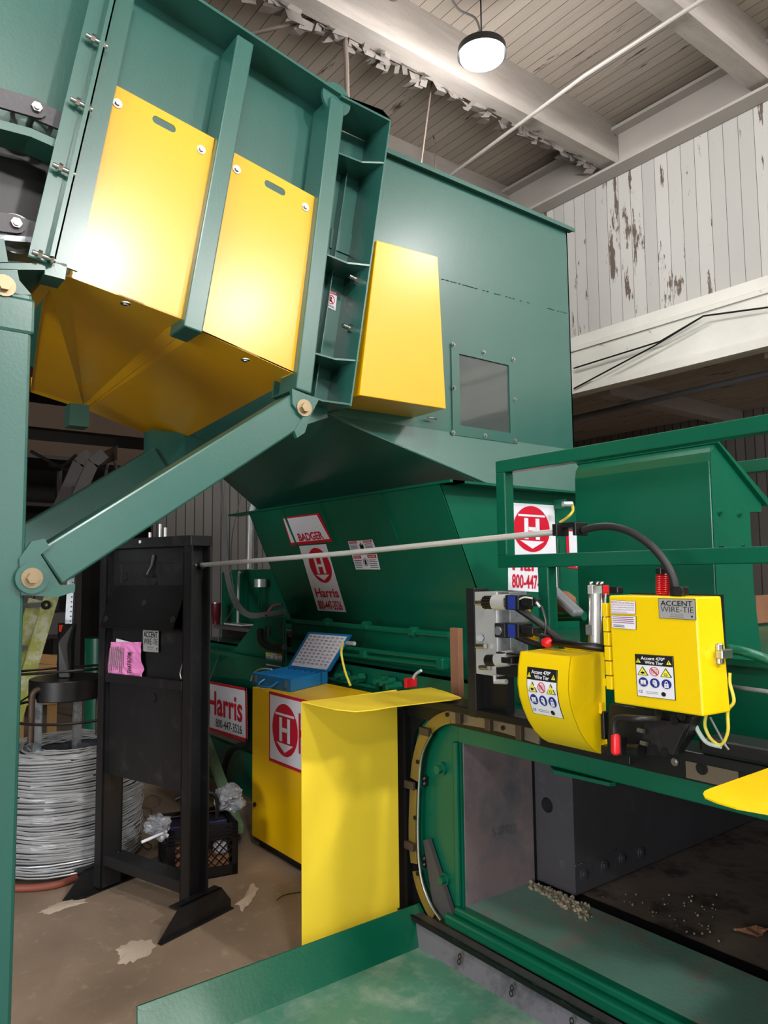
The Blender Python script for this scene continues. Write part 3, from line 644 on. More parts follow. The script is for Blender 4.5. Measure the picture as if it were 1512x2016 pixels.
# signs on the charging hopper
nf = Vector((0, -(ZF-ZBt), -(YB-YF))).normalized(); p0 = Vector((XL, YF-.002, ZF))
H_ = lambda px, py: WN(px, py, p0, nf)
s = Sticker('name_sign', ba, [H_(556, 1019), H_(628, 1010), H_(655, 1066), H_(573, 1074)], ['white', 'red'], .001, n=nf)
s.rect(0, 0, 1, 1, 1, 0).poly([(.025, .05), (.93, .05), (.97, .9), (.03, .9)], 0, 1)
s.text('BADGER', .26, .60, .86, .88, 1, 3, .03).done('white name sign with red border on hopper')
s = Sticker('maker_sign', ba, [H_(589, 1075), H_(642, 1071), H_(682, 1205), H_(626, 1202)], ['white', 'red'], .001, n=nf)
s.base(0).hlogo(.2, .04, .95, .56, 1, 0).text('Harris', .12, .64, .93, .78, 1, 3, .02).text('800-447-3526', .1, .83, .93, .97, 1, 3, .02).done('white maker sign with red oval')
for (c, a2) in ((((685, 1066), (733, 1062), (741, 1082), (691, 1086)), 0), (((693, 1093), (742, 1090), (749, 1121), (701, 1121)), 1)):
    s = Sticker('warning_sticker', ba, [H_(*p) for p in c], ['white', 'red', 'ink'], .001, n=nf)
    s.base(0).rect(.03, .04, .36, .25, 1).rect(.62, .04, .96, .25, 1).text('PELIGRO', .06, .08, .33, .2, 0).text('DANGER', .66, .08, .92, .2, 0).lines(.04, .35, .35, .95, 5, 2).lines(.64, .35, .96, .95, 5, 2)
    if a2: s.ringe(.5, .5, .1, .25, .85, 2).poly([(.47, .35), (.53, .35), (.54, .65), (.46, .65)], 2, 3)
    else: s.poly([(.42, .2), (.46, .5), (.5, .1), (.53, .5), (.58, .25), (.57, .8), (.43, .8)], 2)
    s.done()
xs = XR+.002
S_ = lambda px, py: W(px, py, x=xs)
s = Sticker('maker_sign', ba, [S_(1000, 989), S_(1091, 995), S_(1098, 1168), S_(1000, 1162)], ['white', 'red', 'green2'], .001, n=Vector((1, 0, 0)))
s.base(0).hlogo(.10, .025, .87, .55, 1, 0).text('Harris', .08, .63, .9, .77, 1, 3, .02).text('800-447-3526', .07, .81, .92, .97, 1, 3, .02).poly([(0, 0), (.07, 0), (0, .17)], 2, 3).done('white maker sign with red oval')
s = Sticker('sign', ba, [S_(1113, 1042), S_(1200, 1046), S_(1200, 1128), S_(1117, 1118)], ['white', 'red'], .001, n=Vector((1, 0, 0)))
s.base(0, 1, .06, .05).done()
for px in (1101, 1106):
    pass
gpipe((1098, 1060), (1102, 1200), 2.9, .008); 
MB().box(W(1093, 985, x=xs+.0), W(1112, 1000, x=xs+.08)).build('sensor_bracket', 'green2', ba)
MB().tube(spline([W(1126, 992, x=-2.6), W(1128, 1005, x=-2.6), W(1118, 1018, x=-2.62), W(1103, 1028, x=-2.7)], 5), .008, 6).build('sensor_cable', 'ycable', ba)
MB().cyl(W(1108, 992, x=-2.62), W(1126, 992, x=-2.6), .015, 10).build('sensor', 'alu', ba)
# hood
YH = 2.60; hx0 = W(1130, 910, y=YH).x; hx1 = W(1395, 870, y=YH).x
HS = lambda px, py: W(px, py, x=hx1)
top = HS(1395, 868); p1 = HS(1497, 983); p2 = HS(1497, 1008); p3 = HS(1474, 1008); p4 = HS(1482, 1160); p5 = HS(1497, 1300)
prof = [(YH+.0, 1.28), (YH, top.z-.075), (YH+.008, top.z-.04), (YH+.03, top.z-.012), (YH+.05, top.z), (p1.y, p1.z), (p2.y, p2.z), (p3.y, p3.z), (p4.y, p4.z), (p5.y, 1.28)]
MB().prism([(hx1, y, z) for y, z in prof], (hx0-hx1, 0, 0)).build('hood', 'green', ba, bevel=.004)
MB().prism([(hx1+.0015, y, z) for y, z in prof], (.003, 0, 0)).build('hood_side', 'green2', ba)
lid = MB(); a, b_ = Vector((0, YH+.03, top.z+.004)), Vector((0, p1.y+.02, p1.z+.004)); lid.prism([(hx1+.02, a.y, a.z), (hx1+.02, b_.y, b_.z), (hx1+.02, b_.y, b_.z-.03), (hx1+.02, a.y, a.z-.01)], (hx0-hx1-.03, 0, 0)); lid.build('hood_lid', 'green', ba)
for p in ((1416, 1008), (1455, 1011), (1419, 1075), (1461, 1074)): bolt(ba, W(*p, x=hx1+.005), (1, 0, 0), .009, .015, 'green2')
# railing round the top
YRl = 2.15
RQ = lambda px, py, y=YRl: W(px, py, y=y)
r = MB(); A0 = RQ(986, 930); B0 = RQ(1512, 828); ht = .05
zt = RQ(1200, 883).z; zb = RQ(1200, 1100).z; x0 = RQ(986, 1000).x
r1 = MB().box((x0-.025, YRl, zt-.025), (1.2, YRl+.05, zt+.025)).build('rail', 'green', ba, bevel=.004)
MB().box((x0-.025, YRl, zb-.025), (1.2, YRl+.05, zb+.025)).build('rail', 'green', ba, bevel=.004)
MB().box((x0-.025, YRl, zb+.024), (x0+.025, YRl+.05, zt-.024)).build('rail_post', 'green', ba, bevel=.004)
q = RQ(1068, 1115).x; MB().box((q-.025, YRl, 1.0), (q+.025, YRl+.05, zb-.024)).build('rail_post', 'green', ba, bevel=.004)
q = W(1475, 918, y=3.5); MB().box((q.x-.15, 3.5, q.z-.03), (1.2, 3.55, q.z+.03)).build('rail', 'green2', ba, bevel=.004)
q = W(1475, 1095, y=3.5); MB().box((q.x-.1, 3.5, q.z-.03), (1.2, 3.55, q.z+.03)).build('rail', 'green2', ba, bevel=.004)
MB().box((.9, 3.5, 1.28), (.95, 3.55, 2.2)).build('rail_post', 'green2', ba)
# ---- tunnel
YT = 2.12; FX0 = -2.56; FX1 = -2.27; FZ0 = .255; FZ1 = .905
tf = MB()
# face plate with round corners (left), bolted
pts = []
for k in range(9): t_ = math.pi-math.pi/2*k/8; pts.append((FX0+.17+.17*math.cos(t_), FZ1+.085-.17+.17*math.sin(t_)))
pts = [(-2.42, .16), (-2.5, .2), (FX0, .42)]+pts+[(FX1, FZ1+.085), (FX1, .16)]
MB().prism([(x, YT, z) for x, z in pts], (0, .45, 0)).build('tunnel_face', 'green', ba)
MB().box((FX1-.01, YT-.01, FZ1), (1.2, YT+.45, FZ1+.075)).build('tunnel_header', 'green', ba, bevel=.006)
MB().box((FX1-.03, YT-.028, FZ0-.03), (1.2, YT+.02, FZ0)).build('tunnel_sill', 'green', ba, bevel=.008)
MB().box((FX1-.07, YT-.05, .18), (1.2, YT+.01, .224)).build('tunnel_sill', 'green2', ba, bevel=.01)
MB().box((-2.55, YT-.095, .16), (1.2, YT-.05, .178)).build('wear_edge', 'mill2', ba)
MB().box((-2.6, YT-.11, .165), (1.2, YT-.096, .182)).build('seal_strip', 'blk', ba)
MB().box((FX1-.035, YT-.018, FZ0), (FX1-.008, YT, FZ1)).build('corner_bead', 'green2', ba, bevel=.006)
for p in ((872, 1513), (878, 1730)):
    q = W(*p, y=YT-.001); mb = MB(); mb.cyl(q, q-Vector((0, .012, 0)), .026, 20); mb.cyl(q-Vector((0, .01, 0)), q-Vector((0, .035, 0)), .018, 6); mb.build('nut', 'green2', ba)
# interior
YI = 2.54
MB().box((FX1-.01, YT+.01, FZ0-.05), (FX1+.004, YI, FZ1)).build('side_liner', 'mill', ba)
MB().box((FX1-.04, YI, FZ0-.06), (FX1+.002, YI+.021, FZ1)).build('liner_strip', 'blk', ba)
MB().box((FX1-.03, YT+.011, FZ0-.06), (1.2, YI-.02, FZ0)).build('sill_plate', 'sillp', ba)
MB().box((FX1-.03, YI-.02, FZ0-.08), (1.2, YI+.07, FZ0-.012)).build('floor_groove', 'blk', ba)
MB().box((FX1-.03, YI+.07, FZ0-.08), (1.2, 5.4, FZ0-.015)).build('tunnel_floor', 'dirt', ba)
MB().box((-2.8, 5.4, .1), (1.2, 5.45, 1.0)).build('end_wall', 'mill2', ba)
MB().box((1.2, 2.1, .1), (1.25, 5.4, 1.0)).build('side_wall', 'mill2', ba)
MB().box((-2.8, YI, FZ1-.02), (1.2, 5.4, FZ1)).build('tunnel_roof', 'mill2', ba)
# platen block with round hole
yb = YI+.02; bx1 = W(1130, 1640, y=yb).x; bx0 = FX1-.03
hc = W(1077, 1585, y=yb); hr = .032
pl = MB(); n = 24; zt_, zb_ = FZ1-.02, FZ0-.003
import itertools
for k in range(n):
    a = 2*math.pi*k/n; b_ = 2*math.pi*(k+1)/n
    def edge(t):
        dx, dz = math.cos(t), math.sin(t); L = []
        if dx > 1e-6: L.append((bx1-hc.x)/dx)
        if dx < -1e-6: L.append((bx0-hc.x)/dx)
        if dz > 1e-6: L.append((zt_-hc.z)/dz)
        if dz < -1e-6: L.append((zb_-hc.z)/dz)
        s__ = min(L); return Vector((hc.x+dx*s__, yb, hc.z+dz*s__))
    ia, ib = Vector((hc.x+hr*math.cos(a), yb, hc.z+hr*math.sin(a))), Vector((hc.x+hr*math.cos(b_), yb, hc.z+hr*math.sin(b_)))
    ea, eb = edge(a), edge(b_)
    cs = [Vector((cx, yb, cz)) for cx in (bx0, bx1) for cz in (zb_, zt_)]
    mid = [c for c in cs if a < (math.atan2(c.z-hc.z, c.x-hc.x) % (2*math.pi)) < b_]
    pl.add([ia, ib, eb]+mid+[ea], [tuple(range(4+len(mid)))]); pl.add([ia, ib, ib+Vector((0, .1, 0)), ia+Vector((0, .1, 0))], [(0, 1, 2, 3)], 0, True)
pl.add([(bx1, yb, zb_), (bx1, yb, zt_), (bx1, 4.3, zt_), (bx1, 4.3, zb_)], [(0, 1, 2, 3)])
pl.add([(bx0, 4.3, zb_), (bx0, 4.3, zt_), (bx1, 4.3, zt_), (bx1, 4.3, zb_)], [(0, 1, 2, 3)])
pl.add([(bx0, yb, zb_), (bx0, yb, zt_), (bx0, 4.3, zt_), (bx0, 4.3, zb_)], [(0, 1, 2, 3)])
pb_ = pl.build('ram_platen', 'mill2', ba)
MB().box((hc.x-.06, yb+.1, hc.z-.06), (hc.x+.06, yb+.11, hc.z+.06)).build('platen_core', 'blk', pb_)
mb = MB(); a = W(1133, 1705, x=bx1+.002); b_ = W(1215, 1672, x=bx1+.002)
for k in range(16):
    t_ = a+(b_-a)*(k/16); MB
    mb.tube([t_, t_+(b_-a)*.04], .003, 5)
mb.build('weld_seam', 'steel', pb_)
for p in ((1150, 1722), (1190, 1705), (1225, 1690), (1262, 1678)): bolt(pb_, W(*p, x=bx1+.001), (1, 0, 0), .016, .008, 'mill2')
# chalk marks on the liner
s = Sticker('chalk_mark', ba, [W(968, 1630, x=FX1+.006), W(1014, 1620, x=FX1+.006), W(1014, 1640, x=FX1+.006), W(968, 1650, x=FX1+.006)], ['greyplate'], .001, n=Vector((1, 0, 0)))
s.text('S-0902', 0, 0, 1, 1, 0, 1, -.01).done()
# deflector
DP = lambda px, py, z=.90: W(px, py, z=z)
MB().prism([DP(1083, 1508), DP(1112, 1497), DP(1260, 1520), DP(1212, 1540), DP(1200, 1541), DP(1090, 1516)], (0, 0, -.012)).build('deflector_plate', 'green2', ba)
# grey kick plate in front of the sill
kp = MB(); kp.prism([(-2.55, YT-.09, .165), (1.2, YT-.09, .165), (1.2, YT-.13, .07), (-2.43, YT-.13, .07)], (0, .012, 0)); kp.build('kick_plate', 'greyplate', ba)
for px, py in ((912, 1886), (1015, 1948), (1133, 2013)):
    q = W(px, py, y=YT-.108); s = Sticker('painted_mark', ba, [q+Vector((-.012, -.012, .02)), q+Vector((.012, -.012, .02)), q+Vector((.012, -.02, -.02)), q+Vector((-.012, -.02, -.02))], ['ink'], .001)
    s.text('8', 0, 0, .8, 1, 0, 1).done()
for px, py in ((860, 1828), (905, 1851), (952, 1880), (1010, 1912), (1065, 1938), (1120, 1974), (1185, 2008)):
    q = W(px, py, y=YT-.104); s = Sticker('painted_mark', ba, [q+Vector((-.03, -.01, .006)), q+Vector((.02, -.01, .006)), q+Vector((.02, -.012, -.006)), q+Vector((-.03, -.012, -.006))], ['ink'], .001)
    s.poly([(0, .5), (.4, 0), (.4, .35), (1, .35), (1, .65), (.4, .65), (.4, 1)], 0).done()
# black frame column and wire track
MB().box((-2.70, YT-.05, .12), (-2.57, YT+.05, 1.0)).build('track_column', 'blk', ba)
cp = MB()
cpts = [(FX0-.06, .14), (FX0-.06, 1.052), (-2.1, 1.052), (-2.1, FZ1+.085), (FX0+.17, FZ1+.085)]
for k in range(8, -1, -1): t_ = math.pi-math.pi/2*k/8; cpts.append((FX0+.17+.17*math.cos(t_), FZ1+.085-.17+.17*math.sin(t_)))
cpts += [(FX0, .42), (-2.5, .2), (-2.47, .14)]
cp.prism([(x, YT-.02, z) for x, z in cpts], (0, .04, 0)).build('track_backing', 'blk', ba)
TKp = [(1062, 1452), (985, 1428), (925, 1416), (885, 1412), (856, 1424), (834, 1450), (821, 1490), (815, 1535), (812, 1590), (811, 1650), (815, 1700), (824, 1745), (840, 1785), (852, 1806)]
TV = spline([W(*p, y=YT-.045) for p in TKp], 3)
def band(V_, w, name, m, th=.008, y=None):
    mb = MB(); L = []
    for i, p in enumerate(V_):
        d = (V_[min(i+1, len(V_)-1)]-V_[max(i-1, 0)]); d.y = 0; d.normalize(); n = Vector((-d.z, 0, d.x)); L.append((p-n*w/2, p+n*w/2))
    for i in range(len(V_)-1): mb.prism([L[i][0], L[i+1][0], L[i+1][1], L[i][1]], (0, th, 0))
    return mb.build(name, m, ba)
band(TV[3:10], .05, 'track_cover', 'platinum'); band(TV[:4], .05, 'track_cover', 'platinum'); band(TV[9:22], .05, 'track_cover', 'bronze'); band(TV[22:31], .045, 'track_cover', 'bronze'); band(TV[31:], .04, 'track_cover', 'bronze')
mb = MB().tube(spline([W(*p, y=YT-.05) for p in ((850, 1445), (833, 1480), (826, 1530), (823, 1640), (828, 1720), (845, 1775), (868, 1812))], 4), .006, 6); mb.build('wire_guide_rod', 'steel', ba)
for p, vert in (((808, 1545), 1), ((808, 1665), 1), ((905, 1410), 0), ((963, 1422), 0), ((1024, 1440), 0), ((838, 1440), 2)):
    q = W(*p, y=YT-.055)
    (MB().box(q-Vector((.03, .012, .016)), q+Vector((.03, .004, .016))) if vert else MB().box(q-Vector((.014, .012, .03)), q+Vector((.014, .004, .035)))).build('track_clip', 'rust', ba, bevel=.002)
for p in ((822, 1500), (817, 1610), (822, 1720), (880, 1407), (990, 1433)):
    bolt(ba, W(*p, y=YT-.048), (0, -1, 0), .006, .004, 'blk')
for p in ((836, 1533), (836, 1543), (836, 1690), (836, 1702)):
    q = W(*p, y=YT-.02); MB().blob(q, .014, jit=.02).build('roller', 'blk', ba)
MB().prism([W(*p, y=YT-.03) for p in ((833, 1655), (842, 1652), (893, 1808), (872, 1808), (852, 1780))], (0, .02, 0)).build('wear_plate', 'mill2', ba)
# harris sign on hull (left)
YSg = 2.5
s = Sticker('maker_sign', ba, [W(*p, y=YSg) for p in ((372, 1333), (486, 1355), (488, 1462), (372, 1425))], ['white', 'red', 'ink'], .001, n=Vector((0, -1, 0)))
s.rect(0, 0, 1, 1, 0, 0).rect(0, 0, 1, .05, 1, 2).rect(0, .93, 1, 1, 1, 2).rect(.975, 0, 1, 1, 1, 2).ell(.16, .48, .19, .36, 1).text('Harris', .37, .18, .93, .66, 1, 3, .02).text('800-447-3526', .5, .72, .92, .88, 2, 3).done('white maker sign with red lettering')
MB().box(W(372, 1333, y=YSg+.004), W(488, 1462, y=YSg+.03)).build('sign_board', 'green', ba)
# sloping prop and black hose below the sign
tag(MB().beam(W(405, 1455, y=2.3), W(470, 1640, y=2.05)+Vector((0, 0, .02)), .055, .055).build('support_prop', 'prop'), 'worn pale green steel leg slanting down beside the milk crate', 'prop')
MB().tube(spline([W(*p, y=2.35) for p in ((440, 1560), (442, 1510), (458, 1475), (490, 1465))], 6), .022, 10).build('hydraulic_hose', 'rubber', ba)
# ================================================================== DISCHARGE TRAY
tr = thing('bale_tray', 'low green steel tray with an upright curb in front of the tunnel', 'tray', (-1.6, 1.4, 0))
MB().box((-2.41, .3, .06), (-.3, YT-.12, .085)).build('tray_floor', 'tray', tr)
a0, a1 = W(270, 1978, x=-2.5), W(826, 1780, x=-2.5); zc = (a0.z+a1.z)/2
MB().prism([(-2.5, a0.y, zc), (-2.5, a1.y, zc), (-2.405, a1.y+.03, .08), (-2.405, a0.y-.03, .08)], (-.008, 0, -.002)).build('tray_curb', 'green2', tr, bevel=.002)
MB().box((-2.35, .5, 0), (-2.25, 1.9, .06)).build('tray_runner', 'green', tr)
MB().box((-.6, .5, 0), (-.5, 1.9, .06)).build('tray_runner', 'green', tr)
# ================================================================== YELLOW SHIELDS
sh = thing('yellow_shield', 'bent yellow sheet shield with a flat top standing left of the tunnel', 'shield', (-2.7, 1.85, 0))
XS_ = -2.565; ZD = 1.093
sy0, sy1 = W(594, 1500, x=XS_).y, W(783, 1500, x=XS_).y
MB().box((XS_-.003, sy0, .0), (XS_, sy1, ZD)).build('upright_sheet', 'yellow3', sh)
dk = [W(*p, z=ZD+.004) for p in ((594, 1381), (848, 1353), (880, 1362), (908, 1373), (890, 1377), (770, 1391), (735, 1397), (700, 1400), (660, 1396))]
MB().prism(dk, (0, 0, -.004)).build('top_sheet', 'yellow3', sh)
sr = thing('yellow_shield', 'yellow sheet shield with a rounded corner at the right edge', 'shield', (-.8, 2.0, 0))
dk = [W(*p, z=1.10) for p in ((1398, 1552), (1512, 1512), (1800, 1440), (1800, 1700), (1512, 1601), (1450, 1590), (1410, 1578), (1388, 1569), (1384, 1562), (1387, 1557))]
MB().prism(dk, (0, 0, -.004)).build('top_sheet', 'yellow2', sr)
MB().box((-.50, 1.5, .0), (-.497, 2.0, 1.09)).build('upright_sheet', 'yellow2', sr)
# ================================================================== CONTROL CABINET
cb = thing('control_cabinet', 'yellow floor cabinet with a white H sign on its door', 'cabinet', (-3.6, 2.3, 0))
cx0 = W(496, 1500, y=2.1).x; cx1 = -3.0; zc1 = W(496, 1352, y=2.1).z
MB().box((cx0, 2.1, .06), (cx1, 2.52, zc1)).build('body', 'yellowc', cb, bevel=.006)
MB().box((cx0+.02, 2.14, 0), (cx1-.02, 2.5, .06)).build('plinth', 'blk', cb)
q = W(503, 1583, y=2.1); MB().cyl(q, q-Vector((0, .012, 0)), .012, 12).build('door_lock', 'blk', cb)
q = W(530, 1360, y=2.098); q2 = W(530, 1497, y=2.098)
s = Sticker('maker_sign', cb, [q, q+Vector((.72, 0, 0)), q2+Vector((.72, 0, 0)), q2], ['white', 'red'], .001, n=Vector((0, -1, 0)))
s.base(0, 1, .018, .045); e0, e1 = W(537, 1420, y=2.098).x, W(587, 1420, y=2.098).x; k = .72
s.hlogo((e0-q.x)/k, .13, (e1-q.x)/k, .86, 1, 0).text('Harris', (W(589, 1400, y=2.098).x-q.x)/k, .2, .95, .75, 1, 3, .02).done('white maker sign with red oval')
# ================================================================== BLUE PARTS CASE
bc = thing('parts_case', 'open blue metal parts case lying on the yellow cabinet', 'case', W(570, 1345, z=zc1))
zt2 = zc1+.072
c0 = W(497, 1350, y=2.12); bx = cx0+.0
cy0 = 2.12; ct = [W(*p, z=zt2) for p in ((497, 1325), (572, 1338), (645, 1322), (567, 1312))]
ctb = [Vector((p.x, p.y, zc1+.001)) for p in ct]
bm_ = MB()
for i in range(4): 
    j = (i+1) % 4; n = (sum(ct, Vector())/4-(ct[i]+ct[j])/2).normalized()*.004; n.z = 0
    bm_.prism([ctb[i], ctb[j], ct[j], ct[i]], n)
bm_.prism(ctb, (0, 0, .003))
bm_.build('tray', 'blue', bc)
for k in range(1, 7):
    a = ct[0]+(ct[1]-ct[0])*k/7; b_ = ct[3]+(ct[2]-ct[3])*k/7; a = a-Vector((0, 0, .008)); b_ = b_-Vector((0, 0, .008))
    MB().prism([a, b_, b_-Vector((0, 0, .05)), a-Vector((0, 0, .05))], (.002, 0, 0)).build('divider', 'blue', bc)
l0, l1 = ct[3], ct[2]; up1 = W(607, 1244, x=l0.x-.02); 
lt = W(607, 1244, y=l0.y+.06); ltr = lt+(l1-l0)
ld_ = MB().prism([l0, l1, ltr, lt], (0, .02, 0)); ld_.build('lid', 'blue', bc)
s = Sticker('label_sheet', bc, [lt+(ltr-lt)*.07-(lt-l0)*.05, ltr-(ltr-lt)*.03-(ltr-l1)*.05, l1-(l1-l0)*.04+(ltr-l1)*.04, l0+(l1-l0)*.07+(lt-l0)*.04], ['paper', 'grayink'], .002)
s.base(0)
for r_ in range(9):
    for c__ in range(8): s.rect(.03+.12*c__, .05+.1*r_, .03+.12*c__+.07, .065+.1*r_, 1); s.rect(.03+.12*c__, .085+.1*r_, .03+.12*c__+.09, .092+.1*r_, 1)
s.done('white label sheet under plastic')
hA, hB = ct[0]+(ct[1]-ct[0])*.33-Vector((0, 0, .025)), ct[0]+(ct[1]-ct[0])*.68-Vector((0, 0, .025)); o_ = Vector((-.0, -.035, -.02))
MB().tube(spline([hA, hA+o_, hA+(hB-hA)*.2+o_*1.5, hA+(hB-hA)*.8+o_*1.5, hB+o_, hB], 4), .006, 8).build('handle', 'blue', bc)
for t_ in (.1, .88): q = ct[0]+(ct[1]-ct[0])*t_-Vector((0, 0, .03)); MB().box(q-Vector((.012, .01, .02)), q+Vector((.012, 0, .02))).build('latch', 'steel', bc)
# small things around the cabinet top
tag(MB().box(W(800, 1336, y=2.35), W(816, 1351, y=2.42)).build('tape_box', 'redp', bevel=.004), 'small red box lying behind the top sheet of the yellow shield', 'box')
tag(MB().tube(spline([W(*p, y=2.4) for p in ((812, 1340), (818, 1328), (829, 1320))], 4), .008, 8).build('cable_end', 'wcable'), 'short pale cable end sticking up beside the small red box', 'cable')
tag(MB().tube(spline([W(*p, y=2.45) for p in ((676, 1266), (672, 1285), (679, 1320), (690, 1350))], 5), .007, 8).build('extension_lead', 'ycable'), 'yellow cord hanging from a plug behind the blue case', 'cord')
tag(MB().cyl(W(683, 1266, y=2.5), W(698, 1267, y=2.5), .012, 10).build('plug', 'alu'), 'silver cord plug on the green machine right of the blue case lid', 'plug')
tag(MB().box(W(885, 1236, y=2.35), W(914, 1372, y=2.38)).build('cardboard_strip', 'card', bevel=.003), 'upright strip of brown cardboard left of the black valve column', 'cardboard')
# ================================================================== WIRE TIER
wt = thing('wire_tier', 'yellow and black wire tier head mounted over the bale tunnel', 'wire tier', (-1.4, 1.95, 1.0))
YK = 1.85
K = lambda px, py, y=YK: W(px, py, y=y)
# base rail along the tunnel top
MB().box((-2.62, 2.0, 1.052), (1.0, 2.13, 1.082)).build('base_rail', 'blk', wt, bevel=.004)
MB().box((-2.60, 2.085, .975), (1.0, 2.11, 1.053)).build('rail_web', 'blk', wt)
MB().box((-1.245, 2.07, .985), (-1.0, 2.078, 1.037)).build('front_strip', 'platinum', wt)
bolt(wt, W(1382, 1513, y=2.068), (0, -1, 0), .012, .006, 'blk'); bolt(wt, W(1329, 1500, y=2.08), (0, -1, 0), .008, .006, 'steel')
MB().box((W(1378, 1478, y=2.0).x, 1.99, 1.083), (-.3, 2.12, 1.128)).build('cable_cover', 'blk', wt, bevel=.012)
MB().box((W(1455, 1520, y=2.06).x, 2.055, .98), (W(1470, 1520, y=2.06).x, 2.068, 1.055)).build('clip', 'blk', wt)
# main yellow box
bl, br_ = K(1209, 1384), K(1385, 1411); tl, trr = K(1198, 1172), K(1370, 1176)
zb_, zt_ = (bl.z+br_.z)/2, (tl.z+trr.z)/2; xl, xr = (bl.x+tl.x)/2, (br_.x+trr.x)/2
q0, q1 = W(1421, 1175, x=xr+.01), W(1435, 1401, x=xr+.01)
yb0, yb1 = q0.y, q1.y
bx = MB(); bx.add([(tl.x, YK, zt_), (trr.x, YK, zt_), (trr.x+.012, yb0, zt_), (tl.x, yb0, zt_), (bl.x, YK, zb_), (br_.x, YK, zb_), (br_.x+.012, yb1, zb_), (bl.x, yb1, zb_)], [(0, 1, 2, 3), (4, 7, 6, 5), (0, 4, 5, 1), (1, 5, 6, 2), (2, 6, 7, 3), (3, 7, 4, 0)])
box_ = bx.build('box_cover', 'yellow2', wt, bevel=.005)
MB().box((tl.x-.0, yb0, zb_+.02), (xr+.008, yb0+.014, zt_+.004)).build('box_back', 'blk', wt)
hg = MB()
for i, (y0, y1) in enumerate(((1187, 1214), (1215, 1243), (1244, 1271), (1272, 1300), (1301, 1329), (1330, 1357))):
    a, b_ = K(1191+1.7*i, y0, YK+.01), K(1199+1.9*i, y1, YK+.01)
    MB().box((a.x-.002, YK-.004, b_.z), (b_.x+.004, YK+.02, a.z)).build('hinge_leaf', 'yellow2', box_, bevel=.002)
for y0 in (1219, 1335):
    a, b_ = K(1187, y0), K(1196, y0+16); MB().box((a.x, YK-.0, b_.z), (b_.x, YK+.02, a.z)).build('hinge_tab', 'yellow2', box_)
q = W(1416, 1287, x=xr+.012); mb = MB(); mb.cyl(q+Vector((0, 0, .028)), q-Vector((0, 0, .028)), .011, 14); mb.box(q-Vector((0, .02, .012)), q+Vector((.02, .035, .012))); mb.build('latch', 'steel', box_, bevel=.003)
F_ = lambda px, py: K(px, py, YK-.0015)
accent_plate(box_, [F_(1296, 1178), F_(1369, 1179), F_(1371, 1221), F_(1298, 1217)])
tier_sticker(box_, [F_(1250, 1287), F_(1326, 1292), F_(1331, 1379), F_(1255, 1370)])
s = Sticker('notice_sticker', box_, [F_(1203, 1181), F_(1252, 1184), F_(1252, 1209), F_(1203, 1208)], ['white', 'pinkink'], .0008)
s.base(0, 1, .015, .02).text('NOTICE: The use of alternative', .04, .08, .95, .22, 1).text('replacement parts may adversely', .04, .28, .95, .4, 1).text('affect the designed safety parameters', .04, .46, .95, .58, 1).text('of this equipment and void the', .04, .64, .95, .76, 1).text('manufacturers warranty', .04, .82, .68, .94, 1).done()
s = Sticker('notice_sticker', box_, [F_(1204, 1211), F_(1253, 1213), F_(1253, 1240), F_(1205, 1236)], ['white', 'ink', 'pinkink'], .0008)
s.base(0, 1, .015, .02).lines(.05, .1, .95, .65, 4, 2).lines(.08, .72, .6, .95, 2, 1).done()
# curved guard
XGR = -1.455
pr_ = [W(*p, x=XGR) for p in ((1125, 1293), (1121, 1325), (1120, 1360), (1124, 1388), (1131, 1412), (1141, 1437), (1155, 1461), (1170, 1477), (1182, 1484), (1190, 1481), (1196, 1470), (1193, 1400), (1190, 1284))]
wl = K(1024, 1281, pr_[0].y).x
gc = MB()
gc.prism(pr_, (-.004, 0, 0)); gc.prism([p+Vector((wl-XGR, 0, 0)) for p in pr_], (.004, 0, 0))
n = 9
vs = []; 
for p in pr_[:n]: vs += [p, Vector((wl, p.y, p.z)), Vector((wl, p.y+.004, p.z)), p+Vector((0, .004, 0))]
for i in range(n-1):
    o = i*4; gc.add([vs[o], vs[o+1], vs[o+5], vs[o+4]], [(0, 1, 2, 3)], 0, True)
topb = pr_[-1]
gc.add([pr_[0], Vector((wl, pr_[0].y, pr_[0].z)), Vector((wl, topb.y, pr_[0].z)), Vector((XGR, topb.y, pr_[0].z))], [(0, 1, 2, 3)])
gcv = gc.build('curved_guard', 'yellow2', wt)
hz = pr_[0].z; MB().cyl((wl+.05, topb.y+.005, hz+.008), (XGR+.02, topb.y+.005, hz+.008), .009, 10).build('hinge_barrel', 'yellow2', gcv)
# sticker wrapped on the curved face
arc = pr_[:n]
lens = [0]
for i in range(n-1): lens.append(lens[-1]+(arc[i+1]-arc[i]).length)
def on_arc(s__):
    for i in range(n-1):
        if s__ <= lens[i+1]:
            t_ = (s__-lens[i])/(lens[i+1]-lens[i]); p = arc[i]+(arc[i+1]-arc[i])*t_; d = (arc[i+1]-arc[i]).normalized(); return p, Vector((0, d.z, -d.y))
sx0, sx1 = K(1037, 1350, arc[2].y).x, K(1097, 1350, arc[2].y).x
s_0, s_1 = lens[1]*.92, lens[4]+(lens[5]-lens[4])*.3
def surf(u, v):
    p, nn = on_arc(s_0+(s_1-s_0)*max(0, min(1, v)))
    if nn.dot(Vector((0, -1, 0))) < 0: nn = -nn
    return Vector((sx0+(sx1-sx0)*u, p.y, p.z)), nn
tier_sticker(gcv, [K(1037, 1350)]*2+[K(1037, 1400)]*2 if False else [K(1037, 1336), K(1097, 1340), K(1108, 1418), K(1048, 1408)], surf)
q = W(1187, 1425, x=XGR+.005); MB().box(q-Vector((0, .012, .045)), q+Vector((.014, .012, .04))).build('latch', 'blk', gcv, bevel=.003)
MB().box(W(1178, 1405, x=XGR), W(1192, 1382, x=XGR+.012)).build('latch_keeper', 'yellow2', gcv, bevel=.003)
